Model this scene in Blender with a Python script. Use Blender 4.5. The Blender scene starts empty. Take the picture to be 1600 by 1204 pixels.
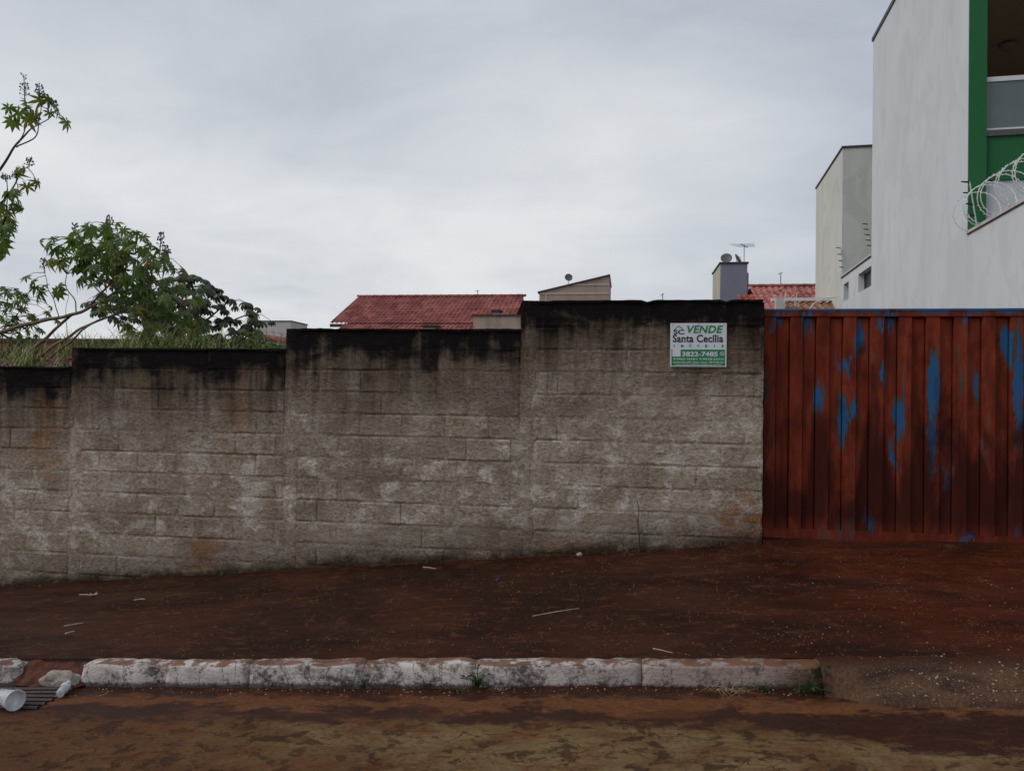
import bpy, math, random
from mathutils import Vector, Matrix, noise as mn
R = math.radians
sc = bpy.context.scene
col = sc.collection
rnd = random.Random(11)

# ---------------------------------------------------------------- camera
cam = bpy.data.cameras.new('Camera'); cam.sensor_width = 36; cam.lens = 27.0
cam.clip_start = .05; cam.clip_end = 2000
camo = bpy.data.objects.new('Camera', cam); col.objects.link(camo); sc.camera = camo
yaw, pit, rol = R(8.5), R(.67), R(.8)
f0 = Vector((-math.sin(yaw), math.cos(yaw), 0)); r0 = Vector((math.cos(yaw), math.sin(yaw), 0)); u0 = Vector((0, 0, 1))
fw = f0*math.cos(pit)+u0*math.sin(pit); up = u0*math.cos(pit)-f0*math.sin(pit)
rt = r0*math.cos(rol)+up*math.sin(rol); up = up*math.cos(rol)-r0*math.sin(rol)
m = Matrix((rt, up, -fw)).transposed().to_4x4(); m.translation = (0, -6.76, 1.6)
camo.matrix_world = m

# ---------------------------------------------------------------- sky and sun
SUN_AZ, SUN_EL = R(-112), R(44)          # azimuth from +Y towards +X
sd = Vector((math.sin(SUN_AZ)*math.cos(SUN_EL), math.cos(SUN_AZ)*math.cos(SUN_EL), math.sin(SUN_EL)))
w = bpy.data.worlds.new('World'); sc.world = w; w.use_nodes = True
nt = w.node_tree; nt.nodes.clear()

class NT:
    """small helper for building node trees"""
    def __init__(s, tree): s.t = tree
    def n(s, typ, **kw):
        nd = s.t.nodes.new(typ)
        for k, v in kw.items(): setattr(nd, k, v)
        return nd
    def put(s, sock, v):
        if v is None: return
        if isinstance(v, bpy.types.NodeSocket): s.t.links.new(v, sock)
        else:
            if sock.type == 'RGBA' and len(v) == 3: v = (*v, 1)
            sock.default_value = v
    def m(s, op, a, b=None, c=None, clamp=False):
        nd = s.n('ShaderNodeMath', operation=op, use_clamp=clamp)
        s.put(nd.inputs[0], a); s.put(nd.inputs[1], b); s.put(nd.inputs[2], c)
        return nd.outputs[0]
    def vm(s, op, a, b):
        nd = s.n('ShaderNodeVectorMath', operation=op); s.put(nd.inputs[0], a)
        if op == 'SCALE': s.put(nd.inputs['Scale'], b); return nd.outputs[0]
        s.put(nd.inputs[1], b)
        return nd.outputs['Value'] if op == 'DOT_PRODUCT' else nd.outputs[0]
    def mul(s, v, k): return s.vm('MULTIPLY', v, k)
    def noise(s, vec, scale=1., detail=4., rough=.55, dist=0., color=False):
        nd = s.n('ShaderNodeTexNoise'); s.put(nd.inputs['Vector'], vec)
        nd.inputs['Scale'].default_value = scale; nd.inputs['Detail'].default_value = detail
        nd.inputs['Roughness'].default_value = rough; nd.inputs['Distortion'].default_value = dist
        return nd.outputs['Color' if color else 'Fac']
    def voro(s, vec, scale=1., feature='F1', out='Distance'):
        nd = s.n('ShaderNodeTexVoronoi', feature=feature); s.put(nd.inputs['Vector'], vec)
        nd.inputs['Scale'].default_value = scale
        return nd.outputs[out]
    def st(s, x, lo, hi, a=0., b=1., kind='SMOOTHSTEP'):
        nd = s.n('ShaderNodeMapRange', interpolation_type=kind); s.put(nd.inputs[0], x)
        for i, v in enumerate((lo, hi, a, b)): s.put(nd.inputs[1+i], v)
        return nd.outputs[0]
    def mix(s, fac, a, b, mode='MIX'):
        nd = s.n('ShaderNodeMix', data_type='RGBA', blend_type=mode)
        s.put(nd.inputs[0], fac); s.put(nd.inputs[6], a); s.put(nd.inputs[7], b)
        return nd.outputs[2]
    def sep(s, v):
        nd = s.n('ShaderNodeSeparateXYZ'); s.put(nd.inputs[0], v); return nd.outputs
    def pos(s): return s.n('ShaderNodeNewGeometry').outputs['Position']
    def objc(s): return s.n('ShaderNodeTexCoord').outputs['Object']
    def rand(s): return s.n('ShaderNodeObjectInfo').outputs['Random']
    def bump(s, h, strength=.5, dist=.01, normal=None):
        nd = s.n('ShaderNodeBump'); s.put(nd.inputs['Height'], h)
        nd.inputs['Strength'].default_value = strength; nd.inputs['Distance'].default_value = dist
        if normal is not None: s.put(nd.inputs['Normal'], normal)
        return nd.outputs[0]

g = NT(nt)
sky = g.n('ShaderNodeTexSky', sky_type='NISHITA', sun_disc=False)
sky.sun_elevation = SUN_EL; sky.sun_rotation = SUN_AZ; sky.dust_density = 3; sky.air_density = 1.2
dirv = g.n('ShaderNodeTexCoord').outputs['Generated']
dz = g.sep(dirv)[2]
# cloud deck: project the direction on a flat layer so clouds crowd towards the horizon
inv = g.m('DIVIDE', 1., g.m('ADD', g.m('ABSOLUTE', dz), .22))
layer = g.vm('SCALE', dirv, inv)
c1 = g.noise(g.mul(layer, (1., 1.1, .5)), .62, 6, .5, .4)
c2 = g.noise(g.mul(layer, (1., 1.4, .5)), 2.1, 5, .55, .5)
cl = g.m('ADD', g.m('MULTIPLY', c1, .78), g.m('MULTIPLY', c2, .22))
glow = g.st(g.vm('DOT_PRODUCT', dirv, tuple(Vector((-.52, .80, .27)).normalized())), .55, 1., 0., 1., 'SMOOTHERSTEP')
f = g.m('ADD', g.m('MULTIPLY', glow, .50), g.st(cl, .36, .66, 0., .85, 'LINEAR'))
f = g.m('SUBTRACT', f, g.st(dz, .10, .5, 0., .44), clamp=True)
cloud = g.mix(f, (3.9, 4.35, 5.2), (8.0, 8.2, 8.4))
skyc = g.mix(.93, sky.outputs[0], cloud)
bg = g.n('ShaderNodeBackground'); bg.inputs[1].default_value = .1
nt.links.new(skyc, bg.inputs[0])
wo = g.n('ShaderNodeOutputWorld'); nt.links.new(bg.outputs[0], wo.inputs[0])

sl = bpy.data.lights.new('Sun', 'SUN'); sl.energy = 1.35; sl.angle = R(35); sl.color = (1., .96, .9)
so = bpy.data.objects.new('Sun', sl); col.objects.link(so)
so.rotation_euler = (-sd).to_track_quat('-Z', 'Y').to_euler(); so.location = (-20, 10, 30)
vs = sc.view_settings; vs.view_transform = 'Standard'; vs.look = 'None'; vs.exposure = 0; vs.gamma = 1
sc.render.engine = 'CYCLES'

# ---------------------------------------------------------------- helpers
def tag(o, label=None, cat=None, group=None, kind=None):
    if label: o['label'] = label
    if cat: o['category'] = cat
    if group: o['group'] = group
    if kind: o['kind'] = kind
    return o
def mesh(name, v, f, mat=None, smooth=False):
    me = bpy.data.meshes.new(name); me.from_pydata([tuple(p) for p in v], [], f); me.update()
    if mat: me.materials.append(mat)
    if smooth: me.polygons.foreach_set('use_smooth', [True]*len(me.polygons))
    return me
def link(name, me, parent=None, loc=(0, 0, 0), rot=None, scale=None):
    o = bpy.data.objects.new(name, me); col.objects.link(o); o.location = loc
    if rot is not None: o.rotation_euler = rot
    if scale is not None: o.scale = scale
    if parent: o.parent = parent
    return o
def empty(name, loc=(0, 0, 0), rz=0.):
    o = bpy.data.objects.new(name, None); col.objects.link(o); o.location = loc; o.rotation_euler = (0, 0, rz)
    o.empty_display_size = .1
    return o

class MB:
    def __init__(s): s.v = []; s.f = []
    def add(s, v, f):
        k = len(s.v); s.v += [tuple(p) for p in v]; s.f += [tuple(i+k for i in q) for q in f]
    def box(s, x0, x1, y0, y1, z0, z1):
        s.add([(x0, y0, z0), (x1, y0, z0), (x1, y1, z0), (x0, y1, z0), (x0, y0, z1), (x1, y0, z1), (x1, y1, z1), (x0, y1, z1)],
              [(0, 3, 2, 1), (4, 5, 6, 7), (0, 1, 5, 4), (1, 2, 6, 5), (2, 3, 7, 6), (3, 0, 4, 7)])
    def tube(s, pts, rad, n=6, cap=True):
        pts = [Vector(p) for p in pts]
        if not isinstance(rad, (list, tuple)): rad = [rad]*len(pts)
        k = len(s.v); ref = Vector((.31, .2, .93))
        for i, p in enumerate(pts):
            d = (pts[min(i+1, len(pts)-1)]-pts[max(i-1, 0)]).normalized()
            if abs(d.dot(ref)) > .97: ref = Vector((.9, -.4, .1))
            a = d.cross(ref).normalized(); b = d.cross(a)
            for j in range(n):
                t = 2*math.pi*j/n; s.v.append(tuple(p+(a*math.cos(t)+b*math.sin(t))*rad[i]))
        for i in range(len(pts)-1):
            for j in range(n):
                s.f.append((k+i*n+j, k+i*n+(j+1) % n, k+(i+1)*n+(j+1) % n, k+(i+1)*n+j))
        if cap:
            s.f.append(tuple(k+j for j in range(n))[::-1]); s.f.append(tuple(k+(len(pts)-1)*n+j for j in range(n)))
    def lathe(s, prof, n=24, cap0=False, cap1=False):
        k = len(s.v)
        for r, z in prof:
            for j in range(n):
                t = 2*math.pi*j/n; s.v.append((r*math.cos(t), r*math.sin(t), z))
        for i in range(len(prof)-1):
            for j in range(n):
                s.f.append((k+i*n+j, k+i*n+(j+1) % n, k+(i+1)*n+(j+1) % n, k+(i+1)*n+j))
        if cap0: s.f.append(tuple(k+j for j in range(n))[::-1])
        if cap1: s.f.append(tuple(k+(len(prof)-1)*n+j for j in range(n)))
    def build(s, name, mat, parent=None, loc=(0, 0, 0), rot=None, smooth=False):
        return link(name, mesh(name, s.v, s.f, mat, smooth), parent, loc, rot)
def nz(x, y, z=0.): return mn.noise(Vector((x, y, z)))
def grid(name, xs, ys, fn, mat, parent=None, skip=None, smooth=True):
    v = [(x, y, fn(x, y)) for y in ys for x in xs]; nx = len(xs); f = []
    for j in range(len(ys)-1):
        for i in range(nx-1):
            if skip and skip((xs[i]+xs[i+1])/2, (ys[j]+ys[j+1])/2): continue
            f.append((j*nx+i, j*nx+i+1, (j+1)*nx+i+1, (j+1)*nx+i))
    return link(name, mesh(name, v, f, mat, smooth), parent)
def frange(a, b, n): return [a+(b-a)*i/n for i in range(n+1)]

# ---------------------------------------------------------------- materials
def newmat(name):
    ma = bpy.data.materials.new(name); ma.use_nodes = True
    t = ma.node_tree; t.nodes.clear(); g = NT(t)
    out = g.n('ShaderNodeOutputMaterial'); b = g.n('ShaderNodeBsdfPrincipled')
    t.links.new(b.outputs[0], out.inputs[0])
    g.b = b; g.out = out
    return ma, g
def fin(g, color=None, rough=None, normal=None, metal=None, spec=None):
    g.put(g.b.inputs['Base Color'], color); g.put(g.b.inputs['Roughness'], rough)
    if normal is not None: g.put(g.b.inputs['Normal'], normal)
    if metal is not None: g.put(g.b.inputs['Metallic'], metal)
    if spec is not None: g.put(g.b.inputs['Specular IOR Level'], spec)
def sub(c, k): return tuple(x*k for x in c)
M = {}
def simple(name, c, rough=.6, var=.25, scale=6., bump=.2, bscale=30., metal=0., spec=None):
    ma, g = newmat(name); p = g.objc()
    n = g.noise(p, scale, 5, .6); n2 = g.noise(p, bscale, 4, .6)
    cc = g.mix(g.st(n, .3, .7), sub(c, 1-var), sub(c, 1+var))
    fin(g, cc, rough, g.bump(n2, bump, .01) if bump else None, metal, spec)
    M[name] = ma; return ma

def wall_material():
    ma, g = newmat('rendered_blockwork'); p = g.pos(); x, y, z = g.sep(p)
    flat = g.mul(p, (1., .4, 1.))
    step = lambda a: g.m('GREATER_THAN', x, a)
    top = g.m('ADD', g.m('ADD', 1.808, g.m('MULTIPLY', step(-5.352), .187)), g.m('ADD', g.m('MULTIPLY', step(-3.146), .188), g.m('MULTIPLY', step(-.936), .252)))
    below = g.m('SUBTRACT', top, z)                                  # depth under this bay's top
    above = g.m('SUBTRACT', z, g.m('MULTIPLY_ADD', x, .1, .25))      # height over the pavement
    big = g.noise(g.mul(flat, (.8, 1, 1.5)), 1.3, 5, .6, .3)
    mid = g.noise(g.mul(flat, (1., 1, 1.5)), 3.6, 6, .62, .4)
    fine = g.noise(g.mul(flat, (1, 1, 1.35)), 26, 8, .72); grit = g.noise(flat, 95, 4, .75)
    pit = g.noise(g.mul(flat, (1, 1, 1.5)), 48, 5, .7, .6)
    drip = g.noise(g.mul(p, (8., 2., .8)), 1., 5, .6, .3)
    base = g.mix(g.st(big, .33, .68), (.345, .262, .190), (.51, .42, .33))
    # pale lime bloom, mostly on the lower half
    pale = g.m('MULTIPLY', g.st(g.m('ADD', mid, g.m('MULTIPLY', g.rand(), .05)), .49, .68), g.st(below, .4, 1.35, .15, 1.))
    base = g.mix(g.m('MULTIPLY', pale, .85), base, (.74, .655, .565))
    base = g.vm('SCALE', base, g.st(below, .25, 1.3, .70, 1.08))
    # each block took the wash a little differently
    base = g.mix(.34, base, g.vm('SCALE', base, g.st(g.rand(), 0., 1., .66, 1.3, 'LINEAR')))
    base = g.vm('SCALE', base, g.st(fine, .31, .69, .56, 1.44, 'LINEAR'))
    base = g.vm('SCALE', base, g.st(grit, .3, .7, .78, 1.22, 'LINEAR'))
    base = g.mix(g.m('MULTIPLY', g.st(pit, .38, .29), .75), base, (.080, .054, .036))
    gouge = g.noise(g.mul(flat, (1., 1, 1.9)), 11, 7, .72, 1.2)
    base = g.mix(g.m('MULTIPLY', g.st(gouge, .40, .32), .42), base, (.13, .092, .062))
    # brown damp
    dn = g.noise(g.mul(flat, (1.4, 1, .8)), 1.7, 5, .65, .6)
    damp = g.m('MULTIPLY', g.st(dn, .48, .66), g.st(below, .25, 1.5, 1., .35))
    base = g.mix(g.m('MULTIPLY', damp, .62), base, g.mix(fine, (.17, .105, .060), (.30, .20, .125)))
    # rust coloured soil stains
    def nvec(a, b):
        nd = g.n('ShaderNodeCombineXYZ'); g.put(nd.inputs[0], a); g.put(nd.inputs[2], b); return nd.outputs[0]
    rag = g.m('ADD', g.m('MULTIPLY', g.m('SUBTRACT', mid, .5), 5.), g.m('MULTIPLY', g.m('SUBTRACT', fine, .5), 2.2))
    rust = None
    for cx, cz, rx, rz, am in ((1.02, .52, .26, .26, .95), (-5.58, 1.2, .17, .6, .55), (-3.92, .08, .22, .2, .7), (-3.62, 1.4, .2, .5, .35), (-.35, .27, .35, .07, .6), (-5.55, .95, .4, .16, .5), (-1.6, 1.5, .3, .4, .2)):
        u_ = nvec(g.m('DIVIDE', g.m('SUBTRACT', x, cx), rx), g.m('DIVIDE', g.m('SUBTRACT', z, cz), rz))
        q = g.m('MULTIPLY', g.st(g.m('ADD', g.vm('DOT_PRODUCT', u_, u_), rag), -.4, 1.5, 1., 0.), am); rust = q if rust is None else g.m('MAXIMUM', rust, q)
    base = g.mix(g.m('MULTIPLY', rust, .8), base, g.mix(fine, (.24, .085, .022), (.55, .24, .075)))
    # splashed mud along the foot
    foot = g.st(g.m('ADD', above, g.m('ADD', g.m('MULTIPLY', g.m('SUBTRACT', mid, .5), -.30), g.m('MULTIPLY', g.m('SUBTRACT', fine, .5), .15))), .0, .12, 1., 0.)
    base = g.mix(g.m('MULTIPLY', foot, .92), base, (.036, .016, .010))
    foot2 = g.m('MULTIPLY', g.st(above, .08, .42, 1., 0.), g.st(g.m('ADD', fine, g.m('MULTIPLY', mid, .5)), .62, .86))
    base = g.mix(g.m('MULTIPLY', foot2, .75), base, (.085, .052, .032))
    # black mould running down from the top
    edge = g.m('ADD', g.m('MULTIPLY', g.m('SUBTRACT', drip, .5), .62), g.m('MULTIPLY', g.m('SUBTRACT', mid, .5), .85))
    edge = g.m('ADD', edge, g.m('MULTIPLY', g.m('SUBTRACT', fine, .5), .22))
    mould = g.st(g.m('SUBTRACT', below, edge), .12, .42, 1., 0.)
    chip = g.m('MULTIPLY', g.st(g.noise(g.mul(flat, (1.6, 1, .8)), 17, 4, .7, .8), .66, .74), .45)
    mould = g.m('SUBTRACT', mould, chip, clamp=True)
    soot = g.m('MULTIPLY', g.st(g.m('SUBTRACT', below, g.m('MULTIPLY', g.m('SUBTRACT', drip, .5), 1.6)), .15, .85, 1., 0.), .70)
    base = g.mix(soot, base, g.mix(fine, (.050, .032, .020), (.145, .100, .068)))
    base = g.mix(g.m('MULTIPLY', mould, .97), base, g.mix(mid, (.008, .007, .008), (.020, .017, .016)))
    h = g.m('ADD', g.m('ADD', fine, g.m('MULTIPLY', g.st(gouge, .3, .5), .25)), g.m('ADD', g.m('MULTIPLY', grit, .3), g.m('MULTIPLY', g.st(pit, .25, .45), .35)))
    nrm = g.bump(h, 1., .034)
    nrm = g.bump(mid, .5, .05, nrm)
    fin(g, base, .95, nrm, spec=.06); M['wall'] = ma
wall_material()

def gate_material():
    ma, g = newmat('worn_gate_paint'); p = g.pos(); x, y, z = g.sep(p)
    vert = g.mul(p, (7., 1., 1.1)); n1 = g.noise(vert, 1., 5, .6, .5); n2 = g.noise(g.mul(p, (3., 1., 2.)), 1.7, 5, .62, .4)
    fine = g.noise(g.mul(p, (30, 10, 8)), 1., 4, .6); n3 = g.noise(g.mul(p, (22., 1., 5.)), 1., 6, .65, .8)
    red = g.mix(g.st(g.m('ADD', g.m('MULTIPLY', n2, .5), g.m('MULTIPLY', n1, .5)), .33, .67), (.095, .016, .008), (.27, .046, .021))
    red = g.vm('SCALE', red, g.st(fine, .3, .7, .8, 1.15, 'LINEAR'))
    n3 = g.noise(g.mul(p, (22., 1., 5.)), 1., 6, .65, .8)
    col_ = g.noise(g.mul(p, (34., 1., 1.3)), 1., 5, .6, .2); rag = g.noise(g.mul(p, (40., 1., 16.)), 1., 4, .7, .3)
    wx = g.m('ADD', x, g.m('ADD', g.m('MULTIPLY', g.m('SUBTRACT', n3, .5), .13), g.m('MULTIPLY', g.m('SUBTRACT', n2, .5), .10)))
    wz = g.m('ADD', z, g.m('ADD', g.m('MULTIPLY', g.m('SUBTRACT', col_, .5), .55), g.m('MULTIPLY', g.m('SUBTRACT', n2, .5), .3)))
    blue = g.m('MULTIPLY', g.st(g.m('ADD', z, g.m('MULTIPLY', g.m('SUBTRACT', n2, .5), .16)), 2.33, 2.36), .8)
    for cx, cz, rx, rz in GATE_BLUE:
        dx = g.m('DIVIDE', g.m('SUBTRACT', wx, cx), rx*.78); dzz = g.m('DIVIDE', g.m('SUBTRACT', wz, cz), rz*1.1)
        d = g.m('ADD', g.m('MULTIPLY', dx, dx), g.m('MULTIPLY', dzz, dzz))
        blue = g.m('MAXIMUM', blue, g.st(d, .15, 1.9, 1., 0., 'LINEAR'))
    blue = g.m('MAXIMUM', blue, g.m('MULTIPLY', g.st(g.m('ADD', n1, g.m('MULTIPLY', col_, .5)), .80, .98), .40))
    br = g.m('ADD', blue, g.m('MULTIPLY', g.m('SUBTRACT', rag, .5), .42))
    teal = g.mix(g.st(br, .42, .66), g.mix(n3, (.060, .070, .050), (.030, .095, .10)), (.016, .110, .26))
    c = g.mix(g.m('MULTIPLY', g.st(br, .06, .42), .92), red, teal)
    dn = g.noise(g.mul(p, (4.2, 1., .9)), 1., 5, .62, .6)
    dark = g.st(g.m('SUBTRACT', g.m('MULTIPLY_ADD', dn, 2.6, -.20), g.m('MULTIPLY', z, .62)), .10, .55)
    dark = g.m('MULTIPLY', dark, g.st(z, .44, .62, .25, 1.))
    c = g.mix(g.m('MULTIPLY', dark, .86), c, (.036, .007, .005))
    line = g.st(g.noise(g.mul(p, (2.5, 1, .6)), 1.5, 4, .6), .54, .68)
    c = g.mix(g.m('MULTIPLY', line, .35), c, (.09, .022, .014))
    fin(g, c, g.st(n2, .3, .7, .6, .8), g.bump(n2, .25, .02), spec=.12); M['gate'] = ma
GATE_BLUE = [(p[0], p[2], a, b) for p, a, b in (
    ((2.542, 0.120, 1.735), .055, .22), ((2.530, 0.120, 1.253), .04, .22), ((3.197, 0.120, 1.743), .05, .42), ((1.627, 0.120, 1.642), .055, .10), ((1.827, 0.120, 1.427), .045, .18),
    ((2.132, 0.120, 1.784), .028, .08), ((2.272, 0.120, 1.463), .05, .15), ((2.234, 0.120, 1.112), .028, .12), ((1.918, 0.120, 1.554), .04, .08), ((3.108, 0.120, 2.059), .05, .13),
    ((2.652, 0.120, 0.962), .02, .11), ((2.885, 0.120, 1.686), .025, .12), ((1.823, 0.120, 1.879), .06, .03), ((1.517, 0.120, 2.245), .05, .07), ((1.279, 0.120, 2.272), .07, .03), ((2.164, 0.120, 2.272), .09, .03),
    ((1.960, 0.120, 2.136), .04, .12), ((2.039, 0.120, 0.566), .06, .05), ((2.804, 0.120, 0.473), .09, .02), ((3.195, 0.120, 0.542), .02, .05), ((2.792, 0.120, 2.293), .05, .03), ((4.138, 0.120, 1.754), .08, .2), ((3.767, 0.120, 0.918), .07, .2))]
gate_material()

def walk_material():
    ma, g = newmat('wet_pavement_concrete'); p = g.pos(); x, y, z = g.sep(p); fl = g.mul(p, (1, 1, 0))
    big = g.noise(g.mul(fl, (.7, 1.3, 0)), 1.2, 5, .6, .4); mid = g.noise(g.mul(fl, (1, 1.6, 0)), 7, 5, .65, .3)
    fine = g.noise(g.mul(fl, (1, 1.4, 0)), 45, 7, .78)
    c = g.mix(g.st(big, .35, .66), (.021, .0072, .0037), (.053, .0172, .0072))
    redz = g.m('MULTIPLY', g.st(x, .3, 2.2), g.st(big, .3, .6))
    c = g.mix(g.m('MULTIPLY', redz, .75), c, (.082, .0155, .006))
    c = g.mix(g.m('MULTIPLY', g.st(mid, .52, .70), .6), c, (.125, .045, .016))
    c = g.mix(g.m('MULTIPLY', g.st(g.noise(g.mul(fl, (.35, 2.2, 0)), 2.2, 4, .6, .5), .5, .68), .6), c, (.017, .0072, .0048))
    c = g.vm('SCALE', c, g.st(fine, .3, .72, .5, 1.6, 'LINEAR'))
    # specks of exposed aggregate
    sp = g.m('MULTIPLY', g.st(g.voro(fl, 42), .12, .20, 1., 0.), g.st(g.noise(fl, 3.1, 4, .7), .47, .60))
    c = g.mix(g.m('MULTIPLY', sp, .7), c, (.38, .21, .11))
    # one long crack
    t = g.m('SUBTRACT', g.m('MULTIPLY', g.m('ADD', x, 4.05), .80), g.m('SUBTRACT', y, -.55))
    t = g.m('ADD', t, g.m('MULTIPLY', g.m('SUBTRACT', g.noise(fl, 6, 4, .6), .5), .25))
    cr = g.m('MULTIPLY', g.st(g.m('ABSOLUTE', t), .006, .018, 1., 0.), g.st(x, -3.6, -3.2, 1., 0.))
    cr = g.m('MULTIPLY', cr, g.st(x, -5.2, -4.9))
    c = g.mix(g.m('MULTIPLY', cr, .8), c, (.012, .008, .006))
    h = g.m('SUBTRACT', g.m('ADD', g.m('MULTIPLY', fine, .5), g.m('MULTIPLY', mid, .8)), cr)
    wet = g.st(g.noise(g.mul(fl, (.5, 1.4, 0)), 1.6, 4, .6), .42, .62, .38, .8)
    fin(g, c, wet, g.bump(h, .8, .016), spec=.11); M['walk'] = ma
walk_material()

def road_material():
    ma, g = newmat('muddy_road'); p = g.pos(); x, y, z = g.sep(p); fl = g.mul(p, (1, 1, 0))
    stre = g.noise(g.mul(fl, (.8, 1.5, 0)), 2.2, 7, .64, .5)
    strf = g.noise(g.mul(fl, (1.2, 2.2, 0)), 5.5, 7, .68, .5)
    mid = g.noise(g.mul(fl, (1., 1.25, 0)), 5., 8, .7, .4); fine = g.noise(g.mul(fl, (1, 1.3, 0)), 34, 7, .78)
    yy = g.m('ADD', y, g.m('ADD', g.m('MULTIPLY', g.m('SUBTRACT', stre, .5), .55), g.m('MULTIPLY', g.m('SUBTRACT', strf, .5), .35)))
    dark = g.mix(stre, (.024, .010, .0065), (.052, .019, .0095))
    silt = g.mix(strf, (.088, .030, .011), (.165, .068, .025))
    tan = g.mix(g.st(stre, .35, .62), (.095, .040, .015), (.170, .112, .050))
    tan = g.mix(g.st(x, -2.9, -.7, .9, 0.), tan, g.mix(stre, (.055, .021, .009), (.125, .052, .019)))
    # silt left by the run-off, a band along the gutter
    a = g.m('MULTIPLY', g.st(yy, -2.60, -2.66), g.st(yy, -2.84, -2.76, 0., 1.))
    c = g.mix(g.m('MULTIPLY', a, g.st(stre, .36, .5)), dark, silt)
    b = g.st(g.m('ADD', yy, g.m('MULTIPLY', g.st(x, .1, 1.7), .24)), -2.90, -3.02)
    flake = g.m('MAXIMUM', g.st(g.m('ADD', mid, g.m('MULTIPLY', fine, .12)), .61, .67), g.m('MULTIPLY', g.st(g.m('ADD', strf, g.m('MULTIPLY', fine, .15)), .64, .71), .85))
    crack = g.st(g.voro(g.vm('ADD', g.mul(fl, (1, 1.6, 0)), g.vm('SCALE', g.noise(fl, 7, 3, .6, color=True), .22)), 3.2, 'DISTANCE_TO_EDGE'), .004, .014, 1., 0.)
    flake = g.m('MAXIMUM', flake, g.m('MULTIPLY', crack, g.st(stre, .52, .60)))
    tan = g.mix(g.m('MULTIPLY', flake, .85), tan, g.mix(strf, (.026, .012, .008), (.062, .027, .014)))
    c = g.mix(b, c, tan)
    c = g.vm('SCALE', c, g.st(fine, .3, .7, .55, 1.45, 'LINEAR'))
    gr_ = g.st(g.voro(fl, 60), .1, .2, 1., 0.)
    c = g.mix(g.m('MULTIPLY', g.m('MULTIPLY', gr_, g.st(g.noise(fl, 4, 3, .6), .5, .62)), .5), c, (.26, .17, .10))
    rust = g.m('MULTIPLY', g.st(g.noise(g.mul(fl, (.8, 1.6, 0)), 3., 6, .65, .5), .52, .66), .55)
    c = g.mix(rust, c, g.mix(fine, (.085, .024, .008), (.165, .056, .018)))
    h = g.m('ADD', g.m('MULTIPLY', fine, .25), g.m('SUBTRACT', g.m('MULTIPLY', strf, .8), g.m('MULTIPLY', g.m('MULTIPLY', flake, b), .7)))
    rg = g.mix(g.m('MAXIMUM', b, a), (.36, .36, .36), (.7, .7, .7))
    fin(g, c, rg, g.bump(h, .7, .014), spec=.12); M['road'] = ma
road_material()

def kerb_material():
    ma, g = newmat('limewashed_kerb'); p = g.pos(); x, y, z = g.sep(p)
    n = g.noise(p, 6, 5, .65, .5); f = g.noise(p, 45, 5, .7); brush = g.noise(g.mul(p, (22, 8, 60)), 1., 4, .6, .8)
    over = g.m('SUBTRACT', z, g.m('MULTIPLY', x, .065))           # height over the gutter
    stone = g.mix(f, (.055, .045, .04), (.15, .125, .11))
    paint = g.mix(n, (.42, .355, .315), (.74, .68, .63))
    fac = g.st(g.m('ADD', g.m('ADD', g.m('MULTIPLY', n, .9), g.m('MULTIPLY', f, .55)), g.m('ADD', g.m('MULTIPLY', brush, .25), g.m('MULTIPLY', g.rand(), .05))), .66, .92)
    ck = g.voro(g.vm('ADD', g.mul(p, (1., 1., .5)), g.vm('SCALE', g.noise(p, 14, 3, .6, color=True), .10)), 5.5, 'DISTANCE_TO_EDGE')
    fac = g.m('MULTIPLY', fac, g.st(ck, .004, .022, .25, 1.))
    fade = g.st(x, -1., .9, 1., .55)
    c = g.mix(g.m('MULTIPLY', fac, fade), stone, paint)
    pink = g.m('MULTIPLY', g.st(x, -.5, .6), .45)
    c = g.mix(g.m('MULTIPLY', pink, g.st(n, .3, .6)), c, (.25, .12, .085))
    c = g.mix(g.m('MULTIPLY', g.st(g.m('ADD', x, g.m('MULTIPLY', n, .5)), .95, 1.25), .9), c, g.mix(f, (.09, .032, .015), (.22, .11, .065)))
    low = g.st(g.m('ADD', over, g.m('MULTIPLY', g.m('SUBTRACT', f, .5), .06)), .012, .04, 1., 0.)
    c = g.mix(g.m('MULTIPLY', low, .85), c, (.035, .022, .017))
    tp = g.m('MULTIPLY', g.st(g.sep(g.n('ShaderNodeNewGeometry').outputs['Normal'])[2], .55, .8), g.st(g.noise(p, 9, 4, .6), .40, .52))
    tp0 = g.st(g.m('ADD', over, g.m('ADD', g.m('MULTIPLY', g.m('SUBTRACT', n, .5), .035), g.m('MULTIPLY', g.m('SUBTRACT', f, .5), .02))), .121, .135)
    c = g.mix(g.m('MULTIPLY', tp, .88), c, g.mix(n, (.085, .028, .012), (.24, .10, .050)))
    fin(g, c, .9, g.bump(g.m('ADD', f, g.m('MULTIPLY', brush, .5)), .8, .012), spec=.2); M['kerb'] = ma
kerb_material()

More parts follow.
